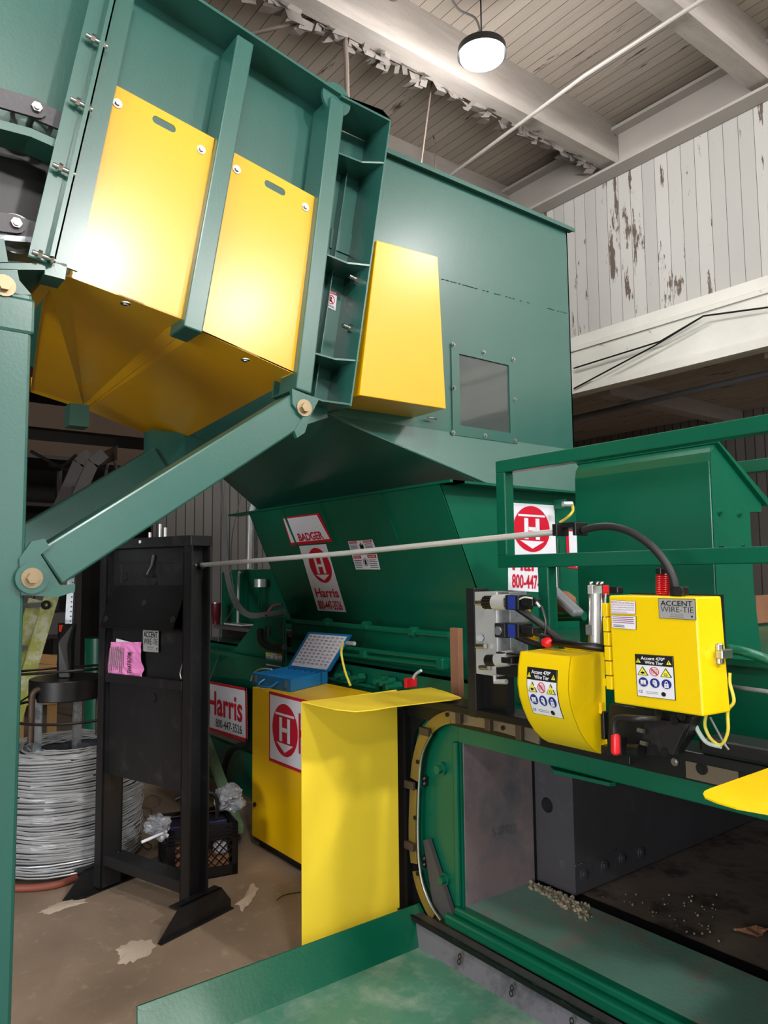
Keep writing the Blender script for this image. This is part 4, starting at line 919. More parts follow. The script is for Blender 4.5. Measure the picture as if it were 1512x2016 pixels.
# red knob at the hinge, cylinder fittings behind
q = K(1077, 1265, 1.93); MB().blob(q, .018, rx=1.3, jit=.08).build('red_cap', 'redp', wt)
MB().box(K(1088, 1258, 1.95), K(1115, 1272, 1.99)).build('valve_block', 'blk', wt, bevel=.003)
MB().cyl(K(1090, 1265, 1.93), K(1190, 1276, 1.93), .012, 8).build('push_rod', 'blk', wt)
# lever with red grip
YV = 1.79
MB().tube(spline([K(1296, 1396, 1.9), K(1296, 1410, 1.87), K(1290, 1416, 1.84), K(1260, 1415, YV), K(1222, 1413, YV), K(1212, 1418, YV), K(1209, 1430, YV), K(1210, 1448, YV)], 5), .009, 10).build('lever', 'black', wt)
MB().tube([K(1211, 1445, YV), K(1212, 1450, YV), K(1212, 1482, YV), K(1212, 1486, YV)], [.009, .013, .013, .008], 14).build('lever_grip', 'redp', wt)
# black plates under the box
MB().prism([K(*p, 1.93) for p in ((1200, 1385), (1365, 1412), (1352, 1450), (1326, 1488), (1282, 1488), (1195, 1490))], (0, .05, 0)).build('mount_plate', 'blk', wt, bevel=.002)
MB().prism([K(*p, 1.91) for p in ((1270, 1412), (1352, 1425), (1325, 1487), (1290, 1480), (1265, 1455))], (0, .02, 0)).build('mount_plate', 'black', wt, bevel=.002)
for p in ((1288, 1475), (1308, 1480), (1328, 1420), (1342, 1410)): bolt(wt, K(*p, 1.908), (0, -1, 0), .008, .006, 'blk')
for p, l in (((1256, 1437), .03), ((1262, 1462), .035)): MB().cyl(K(*p, 1.88), K(p[0]+12, p[1]+3, 1.88), .007, 10).build('fitting', 'steel', wt)
MB().tube([K(1240, 1476, 1.9), K(1262, 1478, 1.9)], .02, 12).build('drive_roller', 'blk', wt)
MB().box(K(1223, 1455, 1.9), K(1232, 1482, 1.94)).build('drive_block', 'black', wt)
MB().box((K(1120, 1500).x, 1.95, 1.02), (K(1200, 1500).x, 2.0, 1.06)).build('head_shoe', 'blk', wt, bevel=.003)
# air cylinder beside the box
MB().box(K(1156, 1152, 1.95), K(1186, 1169, 2.0)).build('cylinder_cap', 'alu', wt, bevel=.002)
MB().box(K(1152, 1230, 1.95), K(1186, 1249, 2.0)).build('cylinder_mount', 'galv', wt, bevel=.002)
MB().cyl(K(1174, 1168, 1.97), K(1174, 1268, 1.97), .019, 18).build('cylinder_tube', 'alu', wt)
for px in (1161, 1184, 1191): MB().cyl(K(px, 1168, 1.96), K(px, 1268, 1.96), .005, 8).build('tie_rod', 'steel', wt)
for px in (1163, 1176, 1184): MB().cyl(K(px, 1145, 1.96), K(px, 1153, 1.96), .008, 6).build('nut', 'steel', wt)
MB().box(K(1187, 1152, 1.95), K(1199, 1171, 1.98)).build('red_block', 'redp', wt, bevel=.002)
MB().box(K(1199, 1155, 1.95), K(1228, 1168, 1.98)).build('fitting_block', 'blk', wt, bevel=.003)
# red springs
for px in (1299, 1311.5):
    a, b_ = K(px, 1172, 1.93), K(px, 1130, 1.93); pts = []; T_ = 10; 
    for k in range(T_*10+1):
        t_ = k/(T_*10); th = 2*math.pi*T_*t_; p = a+(b_-a)*t_; pts.append(p+Vector((math.cos(th)*.0095, math.sin(th)*.0095, 0)))
    MB().tube(pts, .0026, 5).build('spring', 'redp', wt)
MB().box(K(1290, 1118, 1.90), K(1321, 1131, 1.95)).build('spring_plate', 'blk', wt, bevel=.002)
for px in (1305, 1316): MB().cyl(K(px, 1112, 1.93), K(px, 1119, 1.93), .006, 6).build('nut', 'blk', wt)
MB().box(K(1320, 1122, 1.915), K(1331, 1172, 1.945)).build('guide_bar', 'blk', wt)
MB().box(K(1318, 1155, 1.87), K(1357, 1173, 1.92)).build('inlet_block', 'blk', wt, bevel=.003)
bolt(wt, K(1336, 1165, 1.869), (0, -1, 0), .01, .004, 'black')
# wire inlet hose and clamp
MB().tube(spline([K(*p, 1.90) for p in ((1148, 1044), (1172, 1038), (1205, 1037), (1240, 1047), (1275, 1069), (1303, 1098), (1322, 1130), (1331, 1160))], 6), .0115, 12).build('inlet_hose', 'rubber', wt)
MB().box(K(1096, 1031, 1.87), K(1111, 1056, 1.93)).build('hose_clamp', 'blk', wt, bevel=.002); MB().box(K(1133, 1028, 1.87), K(1151, 1055, 1.93)).build('hose_clamp', 'blk', wt, bevel=.002)
MB().box(K(1098, 1030, 1.895), K(1150, 1037, 1.925)).build('clamp_bar', 'blk', wt)
# valve manifold on its black column
YM = 1.9
MB().box(K(917, 1158, 2.0), (K(933, 1158, 2.0).x, 2.08, 1.05)).build('valve_column', 'black', wt, bevel=.002)
MB().box((K(933, 1158, 2.0).x, 2.04, 1.05), (K(978, 1158, 2.0).x, 2.08, K(933, 1158, 2.0).z-.01)).build('valve_column', 'blk', wt)
MB().box(K(934, 1165, YM+.02), Vector((K(977, 1165, YM+.02).x, 2.04, K(950, 1328, YM+.02).z))).build('manifold', 'alu', wt, bevel=.002)
MB().box(K(977, 1165, YM+.03), Vector((K(1003, 1165, YM+.03).x, 2.02, K(985, 1300, YM+.03).z))).build('manifold_step', 'galv', wt, bevel=.002)
for (x0, y0) in ((937, 1187), (938, 1272), (945, 1314)): MB().cyl(K(x0, y0, YM), K(x0+17, y0, YM), .009, 12).build('fitting', 'steel', wt)
MB().cyl(K(945, 1256, YM+.019), K(945, 1256, YM+.004), .014, 6).build('plug', 'galv', wt)
def valve(px, py, full=True):
    Yv = 1.84; g_ = lambda x, y: K(x, y, Yv)
    if full:
        k = MB(); a, b_ = g_(955, py), g_(976, py); k.cyl(a, b_, .020, 14); 
        for i in range(14):
            t_ = 2*math.pi*i/14; o = Vector((0, math.cos(t_)*.0205, math.sin(t_)*.0205)); k.tube([a+o, b_+o], .0032, 5)
        k.build('valve_knob', 'blk', wt); MB().cyl(g_(953.5, py), g_(956, py), .012, 14).build('knob_insert', 'bronze', wt)
        MB().cyl(g_(975, py), g_(1000, py), .027, 24).build('solenoid_can', 'alu', wt)
        MB().box(g_(989, py-9)+Vector((0, -.02, 0)), g_(1003, py+9)+Vector((0, .03, 0))).build('valve_connector', 'blk', wt, bevel=.003)
    else:
        MB().box(g_(981, py-15)+Vector((0, -.02, 0)), g_(1003, py+15)+Vector((0, .05, 0))).build('valve_end', 'black', wt, bevel=.003)
        MB().cyl(g_(991, py)+Vector((0, -.02, 0)), g_(991, py)+Vector((0, -.028, 0)), .016, 6).build('hex_plug', 'galv', wt)
    MB().box(g_(1003, py-15)+Vector((0, -.022, 0)), g_(1030, py+15)+Vector((0, .05, 0))).build('valve_body', 'blk', wt, bevel=.003)
    y_ = -.0235; MB().box(g_(1009, py-13)+Vector((0, y_, 0)), g_(1024, py+13)+Vector((0, y_+.002, 0))).build('valve_label', 'navy', wt)
    MB().box(g_(1030, py-8)+Vector((0, -.012, 0)), g_(1054, py+8)+Vector((0, .03, 0))).build('valve_connector', 'blk', wt, bevel=.003)
valve(0, 1186); valve(0, 1241, False)
Yv = 1.84; g_ = lambda x, y: K(x, y, Yv)
k = MB(); k.cyl(g_(960, 1300), g_(982, 1300), .020, 14); k.build('valve_knob', 'blk', wt); MB().cyl(g_(958, 1300), g_(961, 1300), .012, 14).build('knob_insert', 'bronze', wt)
MB().cyl(g_(981, 1299), g_(1006, 1296), .027, 24).build('solenoid_can', 'alu', wt); MB().box(g_(984, 1282)+Vector((0, -.02, 0)), g_(1034, 1291)+Vector((0, .06, 0))).build('valve_body', 'blk', wt, bevel=.003)
MB().box(g_(980, 1306)+Vector((0, -.01, 0)), g_(1034, 1335)+Vector((0, .06, 0))).build('valve_body', 'blk', wt, bevel=.003); MB().box(g_(998, 1292)+Vector((0, -.03, 0)), g_(1020, 1306)+Vector((0, .03, 0))).build('valve_connector', 'blk', wt, bevel=.003)
MB().tube([g_(975, 1328), g_(975, 1342), g_(997, 1342)], .009, 10).build('elbow_fitting', 'alu', wt)
MB().tube(spline([K(1012, 1192, 1.88), K(1060, 1225, 1.92), K(1105, 1262, 1.97)], 5), .013, 10).build('hose', 'rubber', wt)
MB().tube(spline([K(1015, 1252, 1.88), K(1045, 1265, 1.92), K(1075, 1274, 1.97)], 5), .011, 10).build('hose', 'rubber', wt)
MB().tube(spline([K(1030, 1242, 1.88), K(1060, 1248, 1.92), K(1100, 1256, 1.97)], 5), .009, 10).build('hose', 'rubber', wt)
MB().tube(spline([K(*p, 1.83) for p in ((1018, 1184), (1030, 1174), (1050, 1178), (1060, 1188), (1068, 1200), (1075, 1225), (1073, 1248))], 6), .0045, 6).build('wire_loom', 'blk', wt)
MB().tube(spline([K(*p, 1.825) for p in ((1017, 1184), (1031, 1176), (1048, 1178))], 4), .003, 6).build('wire_lead', 'wcable', wt); MB().tube([K(1056, 1186, 1.825), K(1063, 1195, 1.825)], .004, 6).build('wire_lead', 'wcable', wt)
# cables hanging below and behind the box
for pts, m, r in ((((1315, 1405), (1318, 1440), (1340, 1462), (1352, 1455), (1353, 1430), (1362, 1420)), 'rubber', .006), (((1367, 1420), (1375, 1440), (1392, 1462), (1420, 1470)), 'wcable', .006), (((1390, 1408), (1388, 1430), (1400, 1455), (1420, 1466), (1433, 1440), (1433, 1400), (1445, 1380), (1437, 1345), (1437, 1325)), 'ycable', .0045), (((1398, 1412), (1425, 1462), (1435, 1476)), 'cable', .003)):
    MB().tube(spline([K(*p, 1.97) for p in pts], 6), r, 8).build('cable', m, wt)
MB().tube(spline([W(1430, 1277, y=1.97), W(1465, 1283, y=2.05), W(1520, 1302, y=2.1), W(1600, 1340, y=2.1)], 6), .014, 10).build('braided_hose', 'green2', wt)
MB().cyl(W(1440, 1352, y=2.05), W(1560, 1368, y=2.05), .006, 8).build('cable', 'cable', wt)
# wire guide tube from the stand to the tier
gt = MB().tube([W(392, 1113, y=1.47), (W(392, 1113, y=1.47)+W(1098, 1047, y=1.90))/2-Vector((0, 0, .006)), W(1098, 1047, y=1.90)], .0105, 12).build('wire_guide_tube', 'alu')
tag(gt, 'long thin silver tube running from the black stand to the tier hose clamp', 'tube')
# crate-like items behind the valves
tag(MB().blob(W(1110, 1185, y=2.35), .055, rx=1.2, ry=.6, rz=.8, jit=.12).build('paper_bundle', 'card'), 'crumpled brown paper bundle in clear plastic behind the green rail post', 'package')
tag(MB().beam(W(1085, 1160, y=2.3), W(1140, 1210, y=2.3), .03, .06, (0, -1, 0)).build('plastic_sleeve', 'plastic', None, .01), 'clear plastic sleeve wrapped round the brown bundle behind the rail post', 'plastic wrap')
tag(MB().box(W(1003, 1195, y=2.3), W(1045, 1222, y=2.35)).build('yellow_bracket', 'yellow'), 'small yellow plate seen between the upper and middle valves', 'plate')
tag(MB().box(W(1030, 1250, y=2.3), W(1060, 1262, y=2.35)).build('yellow_bracket', 'yellow'), 'thin yellow plate seen below the middle valve', 'plate')
tag(MB().cyl(W(1085, 1214, y=2.4), W(1150, 1212, y=2.4), .02, 12).build('green_pipe', 'green'), 'short dark green pipe behind the rail post below the brown bundle', 'pipe')
tag(MB().box(W(1488, 1173, y=4.2), W(1530, 1222, y=4.5)).build('cardboard_box', 'card'), 'brown cardboard box at the right edge behind the green hood', 'box')
# ================================================================== BLACK WIRE STAND
No = Vector((-3.385, 1.45, 0)); d1 = Vector((-.952, -.305, 0)); d2 = Vector((-.305, .952, 0))
TM = Matrix(((d1.x, d2.x, 0, No.x), (d1.y, d2.y, 0, No.y), (0, 0, 1, 0), (0, 0, 0, 1)))
st = thing('wire_stand', 'tall black steel wire guide stand with two posts on the concrete floor', 'stand', No)
LN = .66; HT = 1.79
def L(a, b_, name, m='black', bev=.003, parent=st): return MB(TM).box(a, b_).build(name, m, parent, bevel=bev)
for x in (0, LN):
    mb = MB(TM); mb.box((x-.03, -.06, .02), (x+.03, -.052, HT-.05)); mb.box((x-.03, .052, .02), (x+.03, .06, HT-.05)); mb.box(((x+.022) if x == 0 else (x-.03), -.06, .02), ((x+.03) if x == 0 else (x-.022), .06, HT-.05)); mb.build('post', 'black', st)
    # foot: angle with sloped ends
    xx = x-.045 if x == 0 else x+.03
    MB(TM).prism([(xx, -.235, 0), (xx, .19, 0), (xx, .19, .04), (xx, .13, .115), (xx, -.115, .115)], (.008, 0, 0)).build('foot_plate', 'black', st)
    MB(TM).box((xx, -.235, 0), (xx+(-.05 if x else -.02), .19, .006)).build('foot_flange', 'black', st)
    MB(TM).box((xx, -.14, .107), (xx+.05, .13, .115)).build('foot_flange', 'black', st)
L((.02, -.05, .13), (LN-.02, .05, .185), 'lower_brace')
for p in ((.07, -.02), (.6, .02)): q = TM @ Vector((p[0], p[1], .186)); bolt(st, q, (0, 0, 1), .009, .006, 'blk')
L((-.03, -.065, HT-.05), (LN+.03, .065, HT), 'top_beam')
L((.03, -.02, 1.06), (LN-.03, -.012, HT-.05), 'back_panel', 'black')
L((.03, -.03, .58), (LN-.03, -.022, 1.06), 'lower_panel', 'black')
L((.03, -.06, 1.055), (LN-.03, -.02, 1.10), 'shelf_lip')
# bowed cover plate
mb = MB(TM); mb.prism([(.035, -.028, 1.55), (LN-.035, -.028, 1.55), (LN-.035, -.10, 1.34), (.06, -.10, 1.34)], (0, .006, 0)); cvp = mb.build('cover_plate', 'blk', st)
L((.06, -.1, 1.335), (LN-.035, -.03, 1.342), 'cover_lip', 'blk')
for p in ((.32, -.058, 1.465), (.065, -.088, 1.39), (LN-.07, -.088, 1.38)):
    q = TM @ Vector(p); nn = (TM.to_3x3() @ Vector((0, -1, .33))).normalized(); MB().cyl(q, q+nn*.004, .017, 16).build('hole_plug', 'rubber', cvp)
L((.10, -.024, 1.66), (LN-.09, -.02, 1.672), 'panel_rib', 'black'); L((LN-.1, -.024, 1.56), (LN-.09, -.02, 1.67), 'panel_rib', 'black')
mb = MB(TM); mb.tube([(.29, -.03, 1.70), (.285, -.045, 1.65), (.30, -.06, 1.605)], [.014, .010, .010], 10); mb.cyl((.335, -.06, 1.60), (.27, -.06, 1.60), .007, 8); mb.build('handle', 'black', st)
for p in ((.29, -.02, 1.575), (.53, -.02, 1.595), (.27, -.03, 1.0)):
    MB(TM).ring(p, (0, -1, 0), .0, .022, .008, 20).build('knob', 'black', st)
for x, h in ((.24, .05), (.28, .07), (.36, .03)): MB(TM).cyl((x, 0, HT), (x, 0, HT+h), .009, 10).build('top_fitting', 'alu', st)
MB(TM).cyl((.35, -.066, HT-.02), (.35, -.07, HT-.02), .008, 14).build('round_tag', 'white', st)
q = W(392, 1113, y=1.47); mb = MB(); mb.cyl(q-Vector((.03, 0, 0)), q+Vector((.02, .01, 0)), .018, 12); mb.build('tube_socket', 'blk', st); bolt(st, q+Vector((-.0, -.02, .0)), (1, -1, 0), .008, .01, 'steel')
V3 = lambda x, y, z: TM @ Vector((x, y, z))
accent_plate(st, [V3(.36, -.0335, 1.333) , V3(.235, -.0335, 1.333), V3(.235, -.0335, 1.22), V3(.36, -.0335, 1.22)])
# pink note
def on_stand(px, py, off=-.045): return WN(px, py, TM @ Vector((0, off, 1)), d2)
pk = thing('paper_note', 'pink crumpled paper sheet reading IMPORTANT tucked in the black stand', 'paper', on_stand(245, 1330))
mb = MB(); gr = []; random.seed(5)
cs = [on_stand(218, 1264), on_stand(279, 1264), on_stand(283, 1334), on_stand(211, 1328)]
N_ = 9
for i in range(N_+1):
    for j in range(N_+1):
        u, v = i/N_, j/N_; p = (cs[0]*(1-u)+cs[1]*u)*(1-v)+(cs[3]*(1-u)+cs[2]*u)*v; gr.append(p+d2*(random.uniform(-.004, .004) if u < .7 else random.uniform(-.012, .006)))
mb.add(gr, [(i*(N_+1)+j, (i+1)*(N_+1)+j, (i+1)*(N_+1)+j+1, i*(N_+1)+j+1) for i in range(N_) for j in range(N_)]); mb.build('sheet', 'pink', pk)
cs2 = [c-d2*.012 for c in cs]
s = Sticker('print', pk, cs2, ['ink', 'grayink'], .001)
# vertical text lines: text runs downwards
vs, fs = glyphs('IMPORTANT', .02)
s.mb.add([s.p(.72-.10*(y), .28+.62*x, 0) for x, y in vs], fs, 0)
for k in range(8): s.rect(.06+.055*k, .12+random.uniform(0, .06), .088+.055*k, .92-random.uniform(0, .2), 1)
vs, fs = glyphs('IMPORTANT', .02); s.mb.add([s.p(.82-.05*(y), .2+.62*x, 0) for x, y in vs[:0]], [], 0); s.done()
cw = [on_stand(229, 1257, -.038), on_stand(272, 1268, -.038), on_stand(276, 1300, -.038), on_stand(226, 1290, -.038)]
o = MB().prism(cw, (0, .001, 0)).build('paper_note', 'white'); tag(o, 'white paper sheet sticking up behind the pink note on the black stand', 'paper')
o = MB().tube(spline([on_stand(363, 1285), on_stand(360, 1305), on_stand(355, 1325), on_stand(358, 1338)], 4), [.004]*4*3+[.012], 6).build('wire_bundle', 'galv'); tag(o, 'twisted metal scrap hanging at the right side of the black stand', 'scrap')
# ================================================================== WIRE COIL AND CARRIER
cc = Vector((-4.56, 1.20, 0)); RC = .385
coil = thing('wire_coil', 'thick coil of bright baling wire standing on the floor behind the black stand', 'wire coil', cc)
mb = MB(); random.seed(11); turns = 46; pts = []
for k in range(turns*24):
    a = 2*math.pi*k/24; z = .035+.585*k/(turns*24); r_ = RC+.007*math.sin(k*.13)+random.uniform(-.003, .003)
    pts.append(cc+Vector((math.cos(a)*r_, math.sin(a)*r_, z+.008*math.sin(a*2+k*.013))))
mb.tube(pts, .0048, 5)
for q_ in range(110):
    a0 = random.uniform(0, 6.28); ln = random.randint(5, 14); z0 = random.uniform(.08, .6); dz = random.uniform(-.05, .05); r_ = RC+.008; p_ = []
    for k in range(ln): a = a0+k*.16; p_.append(cc+Vector((math.cos(a)*(r_+.004*math.sin(k)), math.sin(a)*(r_+.004*math.sin(k)), z0+dz*k/ln)))
    mb.tube(p_, .004, 4)
mb.build('wire_windings', 'wire', coil)
mb = MB(); N2 = 48; vs = []
for (r_, z) in ((RC-.03, .03), (RC-.03, .60), (.33, .635), (.22, .62), (.19, .60), (.19, .03)):
    for k in range(N2): a = 2*math.pi*k/N2; vs.append(cc+Vector((math.cos(a)*r_, math.sin(a)*r_, z)))
fs = [(i*N2+k, i*N2+(k+1) % N2, ((i+1) % 6)*N2+(k+1) % N2, ((i+1) % 6)*N2+k) for i in range(6) for k in range(N2)]
mb.add(vs, fs, 0, True); mb.build('coil_core', 'coilcore', coil); mb = MB()
for q_ in range(40):
    r0 = random.uniform(.2, .37); e = random.uniform(-.03, .03); p_ = []
    for k in range(28): a = 2*math.pi*k/28; p_.append(cc+Vector((math.cos(a)*r0+e, math.sin(a)*r0, .625+.012*math.sin(a*2+q_)+random.uniform(0, .012))))
    mb.tube(p_, .004, 4, closed=True)
mb.build('loose_loops', 'wire', coil)
tag(MB().tube(spline([W(5, 1738, z=.02), W(15, 1747, z=.02), W(60, 1748, z=.02), W(110, 1742, z=.02), W(150, 1728, z=.02)], 5), .018, 10).build('red_hose', mat('faded_red_hose', '#8a4a3a', .6)), 'faded red hose lying on the floor at the foot of the wire coil', 'hose')
ccx = cc+Vector((-.0, -.03, .035))
ca = thing('coil_carrier', 'black round coil carrier with grey legs standing in the wire coil', 'coil carrier', ccx)
zd0, zd1 = .87, .985
MB().cyl(ccx+Vector((0, 0, zd0)), ccx+Vector((0, 0, zd1)), .205, 40).build('disc', 'blk', ca, bevel=.006)
dv_ = Vector((fw.x, fw.y, 0)).normalized(); rv_ = Vector((rt.x, rt.y, 0)).normalized()
Cq = lambda a, b_, z: ccx+rv_*a+dv_*b_+Vector((0, 0, z))
for a, b_ in ((-.19, .05), (-.10, -.16), (.10, -.1), (.185, .06)):
    MB().box(Cq(a, b_, .5)-Vector((.02, .02, 0)), Cq(a, b_, zd0+.02)+Vector((.02, .02, 0))).build('leg', 'galv', ca)
for a, b_ in ((-.10, -.2), (.2, -.02)):
    MB().tube(spline([Cq(a-.01, b_, .66), Cq(a-.01, b_, .86), Cq(a, b_, .93), Cq(a+.03, b_+.03, .94), Cq(a+.04, b_+.06, .9)], 5), .017, 10).build('bent_pipe', 'rust', ca)
MB().prism([Cq(-.035, -.05, zd1), Cq(.035, -.05, zd1), Cq(.035, -.05, 1.19), Cq(.02, .02, 1.29), Cq(-.045, .02, 1.29), Cq(-.035, -.05, 1.19)], dv_*.05).build('head_block', 'blk', ca, bevel=.006)
MB().box(Cq(-.10, .08, zd1), Cq(-.03, .13, 1.29)).build('head_plate', 'blk', ca)
MB().box(Cq(-.085, .06, 1.24), Cq(-.05, .07, 1.28)).build('orange_mark', 'orange', ca)
pst = MB(); a = Cq(-.015, .04, 1.29); b_ = Cq(-.005, .04, 1.60); pst.beam(a, b_, .04, .03, dv_); pst.build('perforated_post', 'galv', ca)
for k in range(11): q = a+(b_-a)*(k+.5)/11+rv_*.012-dv_*.0165; MB().cyl(q, q-dv_*.001, .005, 8).build('post_hole', 'blk', ca)
for r_, z, tl_ in ((.36, 1.03, .03), (.35, .80, -.02)):
    MB().tube([ccx+Vector((math.cos(2*math.pi*k/40)*r_, math.sin(2*math.pi*k/40)*r_, z+tl_*math.cos(2*math.pi*k/40))) for k in range(40)], .008, 6, closed=True).build('hoop', 'blk', ca)
for k in range(3):
    a = 2*math.pi*k/3+.5; MB().tube([ccx+Vector((math.cos(a)*.2, math.sin(a)*.2, .9)), ccx+Vector((math.cos(a)*.35, math.sin(a)*.35, .81))], .005, 6).build('hoop_spoke', 'blk', ca)
# ================================================================== MILK CRATE
cr = thing('milk_crate', 'black lattice milk crate filled with scraps behind the black stand', 'crate', W(405, 1700, z=0))
co = W(468, 1720, z=0); e1 = (W(360, 1740, z=0)-co); e1.z = 0; e1 = e1.normalized(); e2 = Vector((e1.y, -e1.x, 0))
if e2.dot(fw) < 0: e2 = -e2
cw_, chh, cdp = .36, .27, .32
CT = Matrix(((e1.x, e2.x, 0, co.x), (e1.y, e2.y, 0, co.y), (0, 0, 1, 0), (0, 0, 0, 1)))
def cside(o, ax, w, name):
    mb = MB(CT); th = .008
    def bxx(u0, u1, z0, z1):
        a = Vector(o)+Vector(ax)*u0; b_ = Vector(o)+Vector(ax)*u1; n = Vector((ax[1], ax[0], 0))*th
        mb.prism([(a.x, a.y, z0), (b_.x, b_.y, z0), (b_.x, b_.y, z1), (a.x, a.y, z1)], n)
    bxx(0, w, 0, .055); bxx(0, .03, 0, chh); bxx(w-.03, w, 0, chh)
    for z in (.195, .213, .231, .249): bxx(0, w, z, z+.011 if z < .24 else chh)
    mb.build(name, 'blk', cr)
    lt_ = MB(CT); n_ = 7
    a0_, a1_ = .03, w-.03; z0_, z1_ = .055, .195; Hh = z1_-z0_
    for k in range(-4, n_+1):
        for sg in (1, -1):
            u0 = a0_+(a1_-a0_)*k/n_; u1 = u0+Hh
            if sg < 0: P0, P1 = (u0, z1_), (u1, z0_)
            else: P0, P1 = (u0, z0_), (u1, z1_)
            (ua, za), (ub, zb2) = P0, P1
            if ua < a0_: t_ = (a0_-ua)/(ub-ua); za = za+(zb2-za)*t_; ua = a0_
            if ub > a1_: t_ = (a1_-ua)/(ub-ua); zb2 = za+(zb2-za)*t_; ub = a1_
            if ub-ua < .01: continue
            A_ = Vector(o)+Vector(ax)*ua; B_2 = Vector(o)+Vector(ax)*ub
            lt_.beam((A_.x, A_.y, za), (B_2.x, B_2.y, zb2), .006, .006)
    lt_.build('lattice', 'blk', cr)
cside((0, 0, 0), (1, 0, 0), cw_, 'side_wall'); cside((0, cdp, 0), (1, 0, 0), cw_, 'side_wall'); cside((0, 0, 0), (0, 1, 0), cdp, 'side_wall'); cside((cw_, 0, 0), (0, 1, 0), cdp, 'side_wall')
MB(CT).box((0, 0, .0), (cw_, cdp, .008)).build('base', 'blk', cr)
def ct(o, l, c, g_=None): return tag(o, l, c, g_)
CP = lambda x, y, z: CT @ Vector((x, y, z))
ct(MB(CT).box((.04, .03, .02), (.2, .15, .10)).build('carton', mat('tan_carton', '#b98a66', .8)), 'tan carton at the bottom of the milk crate', 'carton')
ct(MB(CT).box((.20, .02, .03), (.33, .14, .18)).build('carton', mat('salmon_carton', '#c58a72', .8)), 'salmon carton behind the crate lattice by its left corner', 'carton')
ct(MB(CT).box((.05, .02, .11), (.12, .07, .17)).build('white_bottle', 'white', None, .01), 'small white and blue bottle seen through the crate lattice', 'bottle')
ct(MB(CT).box((.02, .16, .02), (.33, .30, .24)).build('navy_carton', 'navybox', None, .003), 'dark navy box in the back of the milk crate', 'carton')
ct(MB(CT).prism([(.12, .12, .18), (.26, .12, .18), (.25, .2, .36), (.13, .2, .36)], (0, .06, 0)).build('charger', 'blk', None, .008), 'black battery charger sticking out of the top of the milk crate', 'charger')
ct(MB().tube(spline([CP(.08, .15, .26), CP(.09, .15, .38), CP(.2, .15, .41), CP(.3, .18, .38)], 5), .012, 8).build('bag_strap', 'blk'), 'black curved strap standing up out of the milk crate', 'strap')
def bag(c, sc, name, label):
    from mathutils import noise
    bm = bmesh.new(); bmesh.ops.create_icosphere(bm, subdivisions=4, radius=1); vs = []
    for v in bm.verts:
        d = v.co; k_ = 1+.55*noise.noise(d*1.6+c*9)+.35*abs(noise.noise(d*4+c*5))-.25*abs(noise.noise(d*8+c))
        vs.append(c+Vector((d.x*sc[0], d.y*sc[1], d.z*sc[2]-max(0, -d.z)*sc[2]*.5))*k_ - c*(k_-1) if False else c+Vector((d.x*sc[0]*1.25, d.y*sc[1], d.z*sc[2]*.85))*k_)
    fs = [tuple(v.index for v in f.verts) for f in bm.faces]; bm.free()
    o = MB().add(vs, fs).build(name, 'plastic'); tag(o, label, 'plastic bag'); return o
bag(CP(.0, .2, .34), (.09, .07, .065), 'plastic_bag', 'clear crumpled plastic bag hanging over the right side of the milk crate')
bag(CP(.40, .1, .28), (.07, .06, .06), 'plastic_bag', 'clear crumpled plastic bag spilling over the left side of the milk crate')
tag(MB().cyl(CP(.37, .02, .27), CP(.50, -.02, .25), .008, 8).build('white_stick', 'white'), 'thin white stick poking out left of the milk crate', 'stick')
# ================================================================== LEFT BACKGROUND
ld2 = thing('step_ladder', 'worn yellow green step ladder standing behind the conveyor post', 'ladder', (-5.4, .6, 0))
XLd = -5.2
for pts in (((102, 1172), (10, 1480)), ((70, 1180), (-30, 1500))):
    a, b_ = W(*pts[0], x=XLd if pts[0][0] > 90 else XLd-.35), W(*pts[1], x=XLd if pts[0][0] > 90 else XLd-.35); MB().beam(a, b_, .085, .03, (1, 0, 0)).build('side_rail', 'ladder', ld2)
for k, p in enumerate(((62, 1275), (90, 1190))):
    q = W(*p, x=XLd-.02); q2 = W(p[0]-42, p[1]+2, x=XLd-.35); MB().beam(q, q2, .05, .03).build('step', 'galv', ld2)
q = W(90, 1191, x=XLd+.02); MB().ring(q, (1, 0, 0), .012, .03, .004, 20).build('rivet', 'blk', ld2)
# tall second ladder behind the strut
l3 = thing('step_ladder', 'dark grey metal step ladder top seen above the green braces', 'ladder', (-7.5, 1.6, 0))
XL3 = -7.2
for off in (0, -.5):
    px0 = 0 if off == 0 else -28
    pts = [(205+px0, 892), (182+px0, 912), (150+px0, 985), (110+px0, 1080), (-10+px0, 1380)]
    V_ = [W(*p, x=XL3+off) for p in pts]; mb = MB()
    V_[-1].z = 0
    for i in range(4): mb.beam(V_[i], V_[i+1], .11, .03, (1, 0, 0))
    mb.build('side_rail', 'clut1', l3)
for p in ((170, 955), (152, 1000)): MB().beam(W(*p, x=XL3), W(p[0]-20, p[1]+3, x=XL3-.5), .1, .025).build('step', 'galv', l3)
MB().box(W(200, 890, x=XL3-.5), W(232, 905, x=XL3)).build('ladder_top', 'rust', l3, bevel=.01)
for pts in (((222, 895), (240, 960)), ((215, 900), (200, 975))): MB().beam(W(*pts[0], x=XL3-.6), W(*pts[1], x=XL3-.9), .02, .03, (1, 0, 0)).build('rear_rail', 'galv', l3)
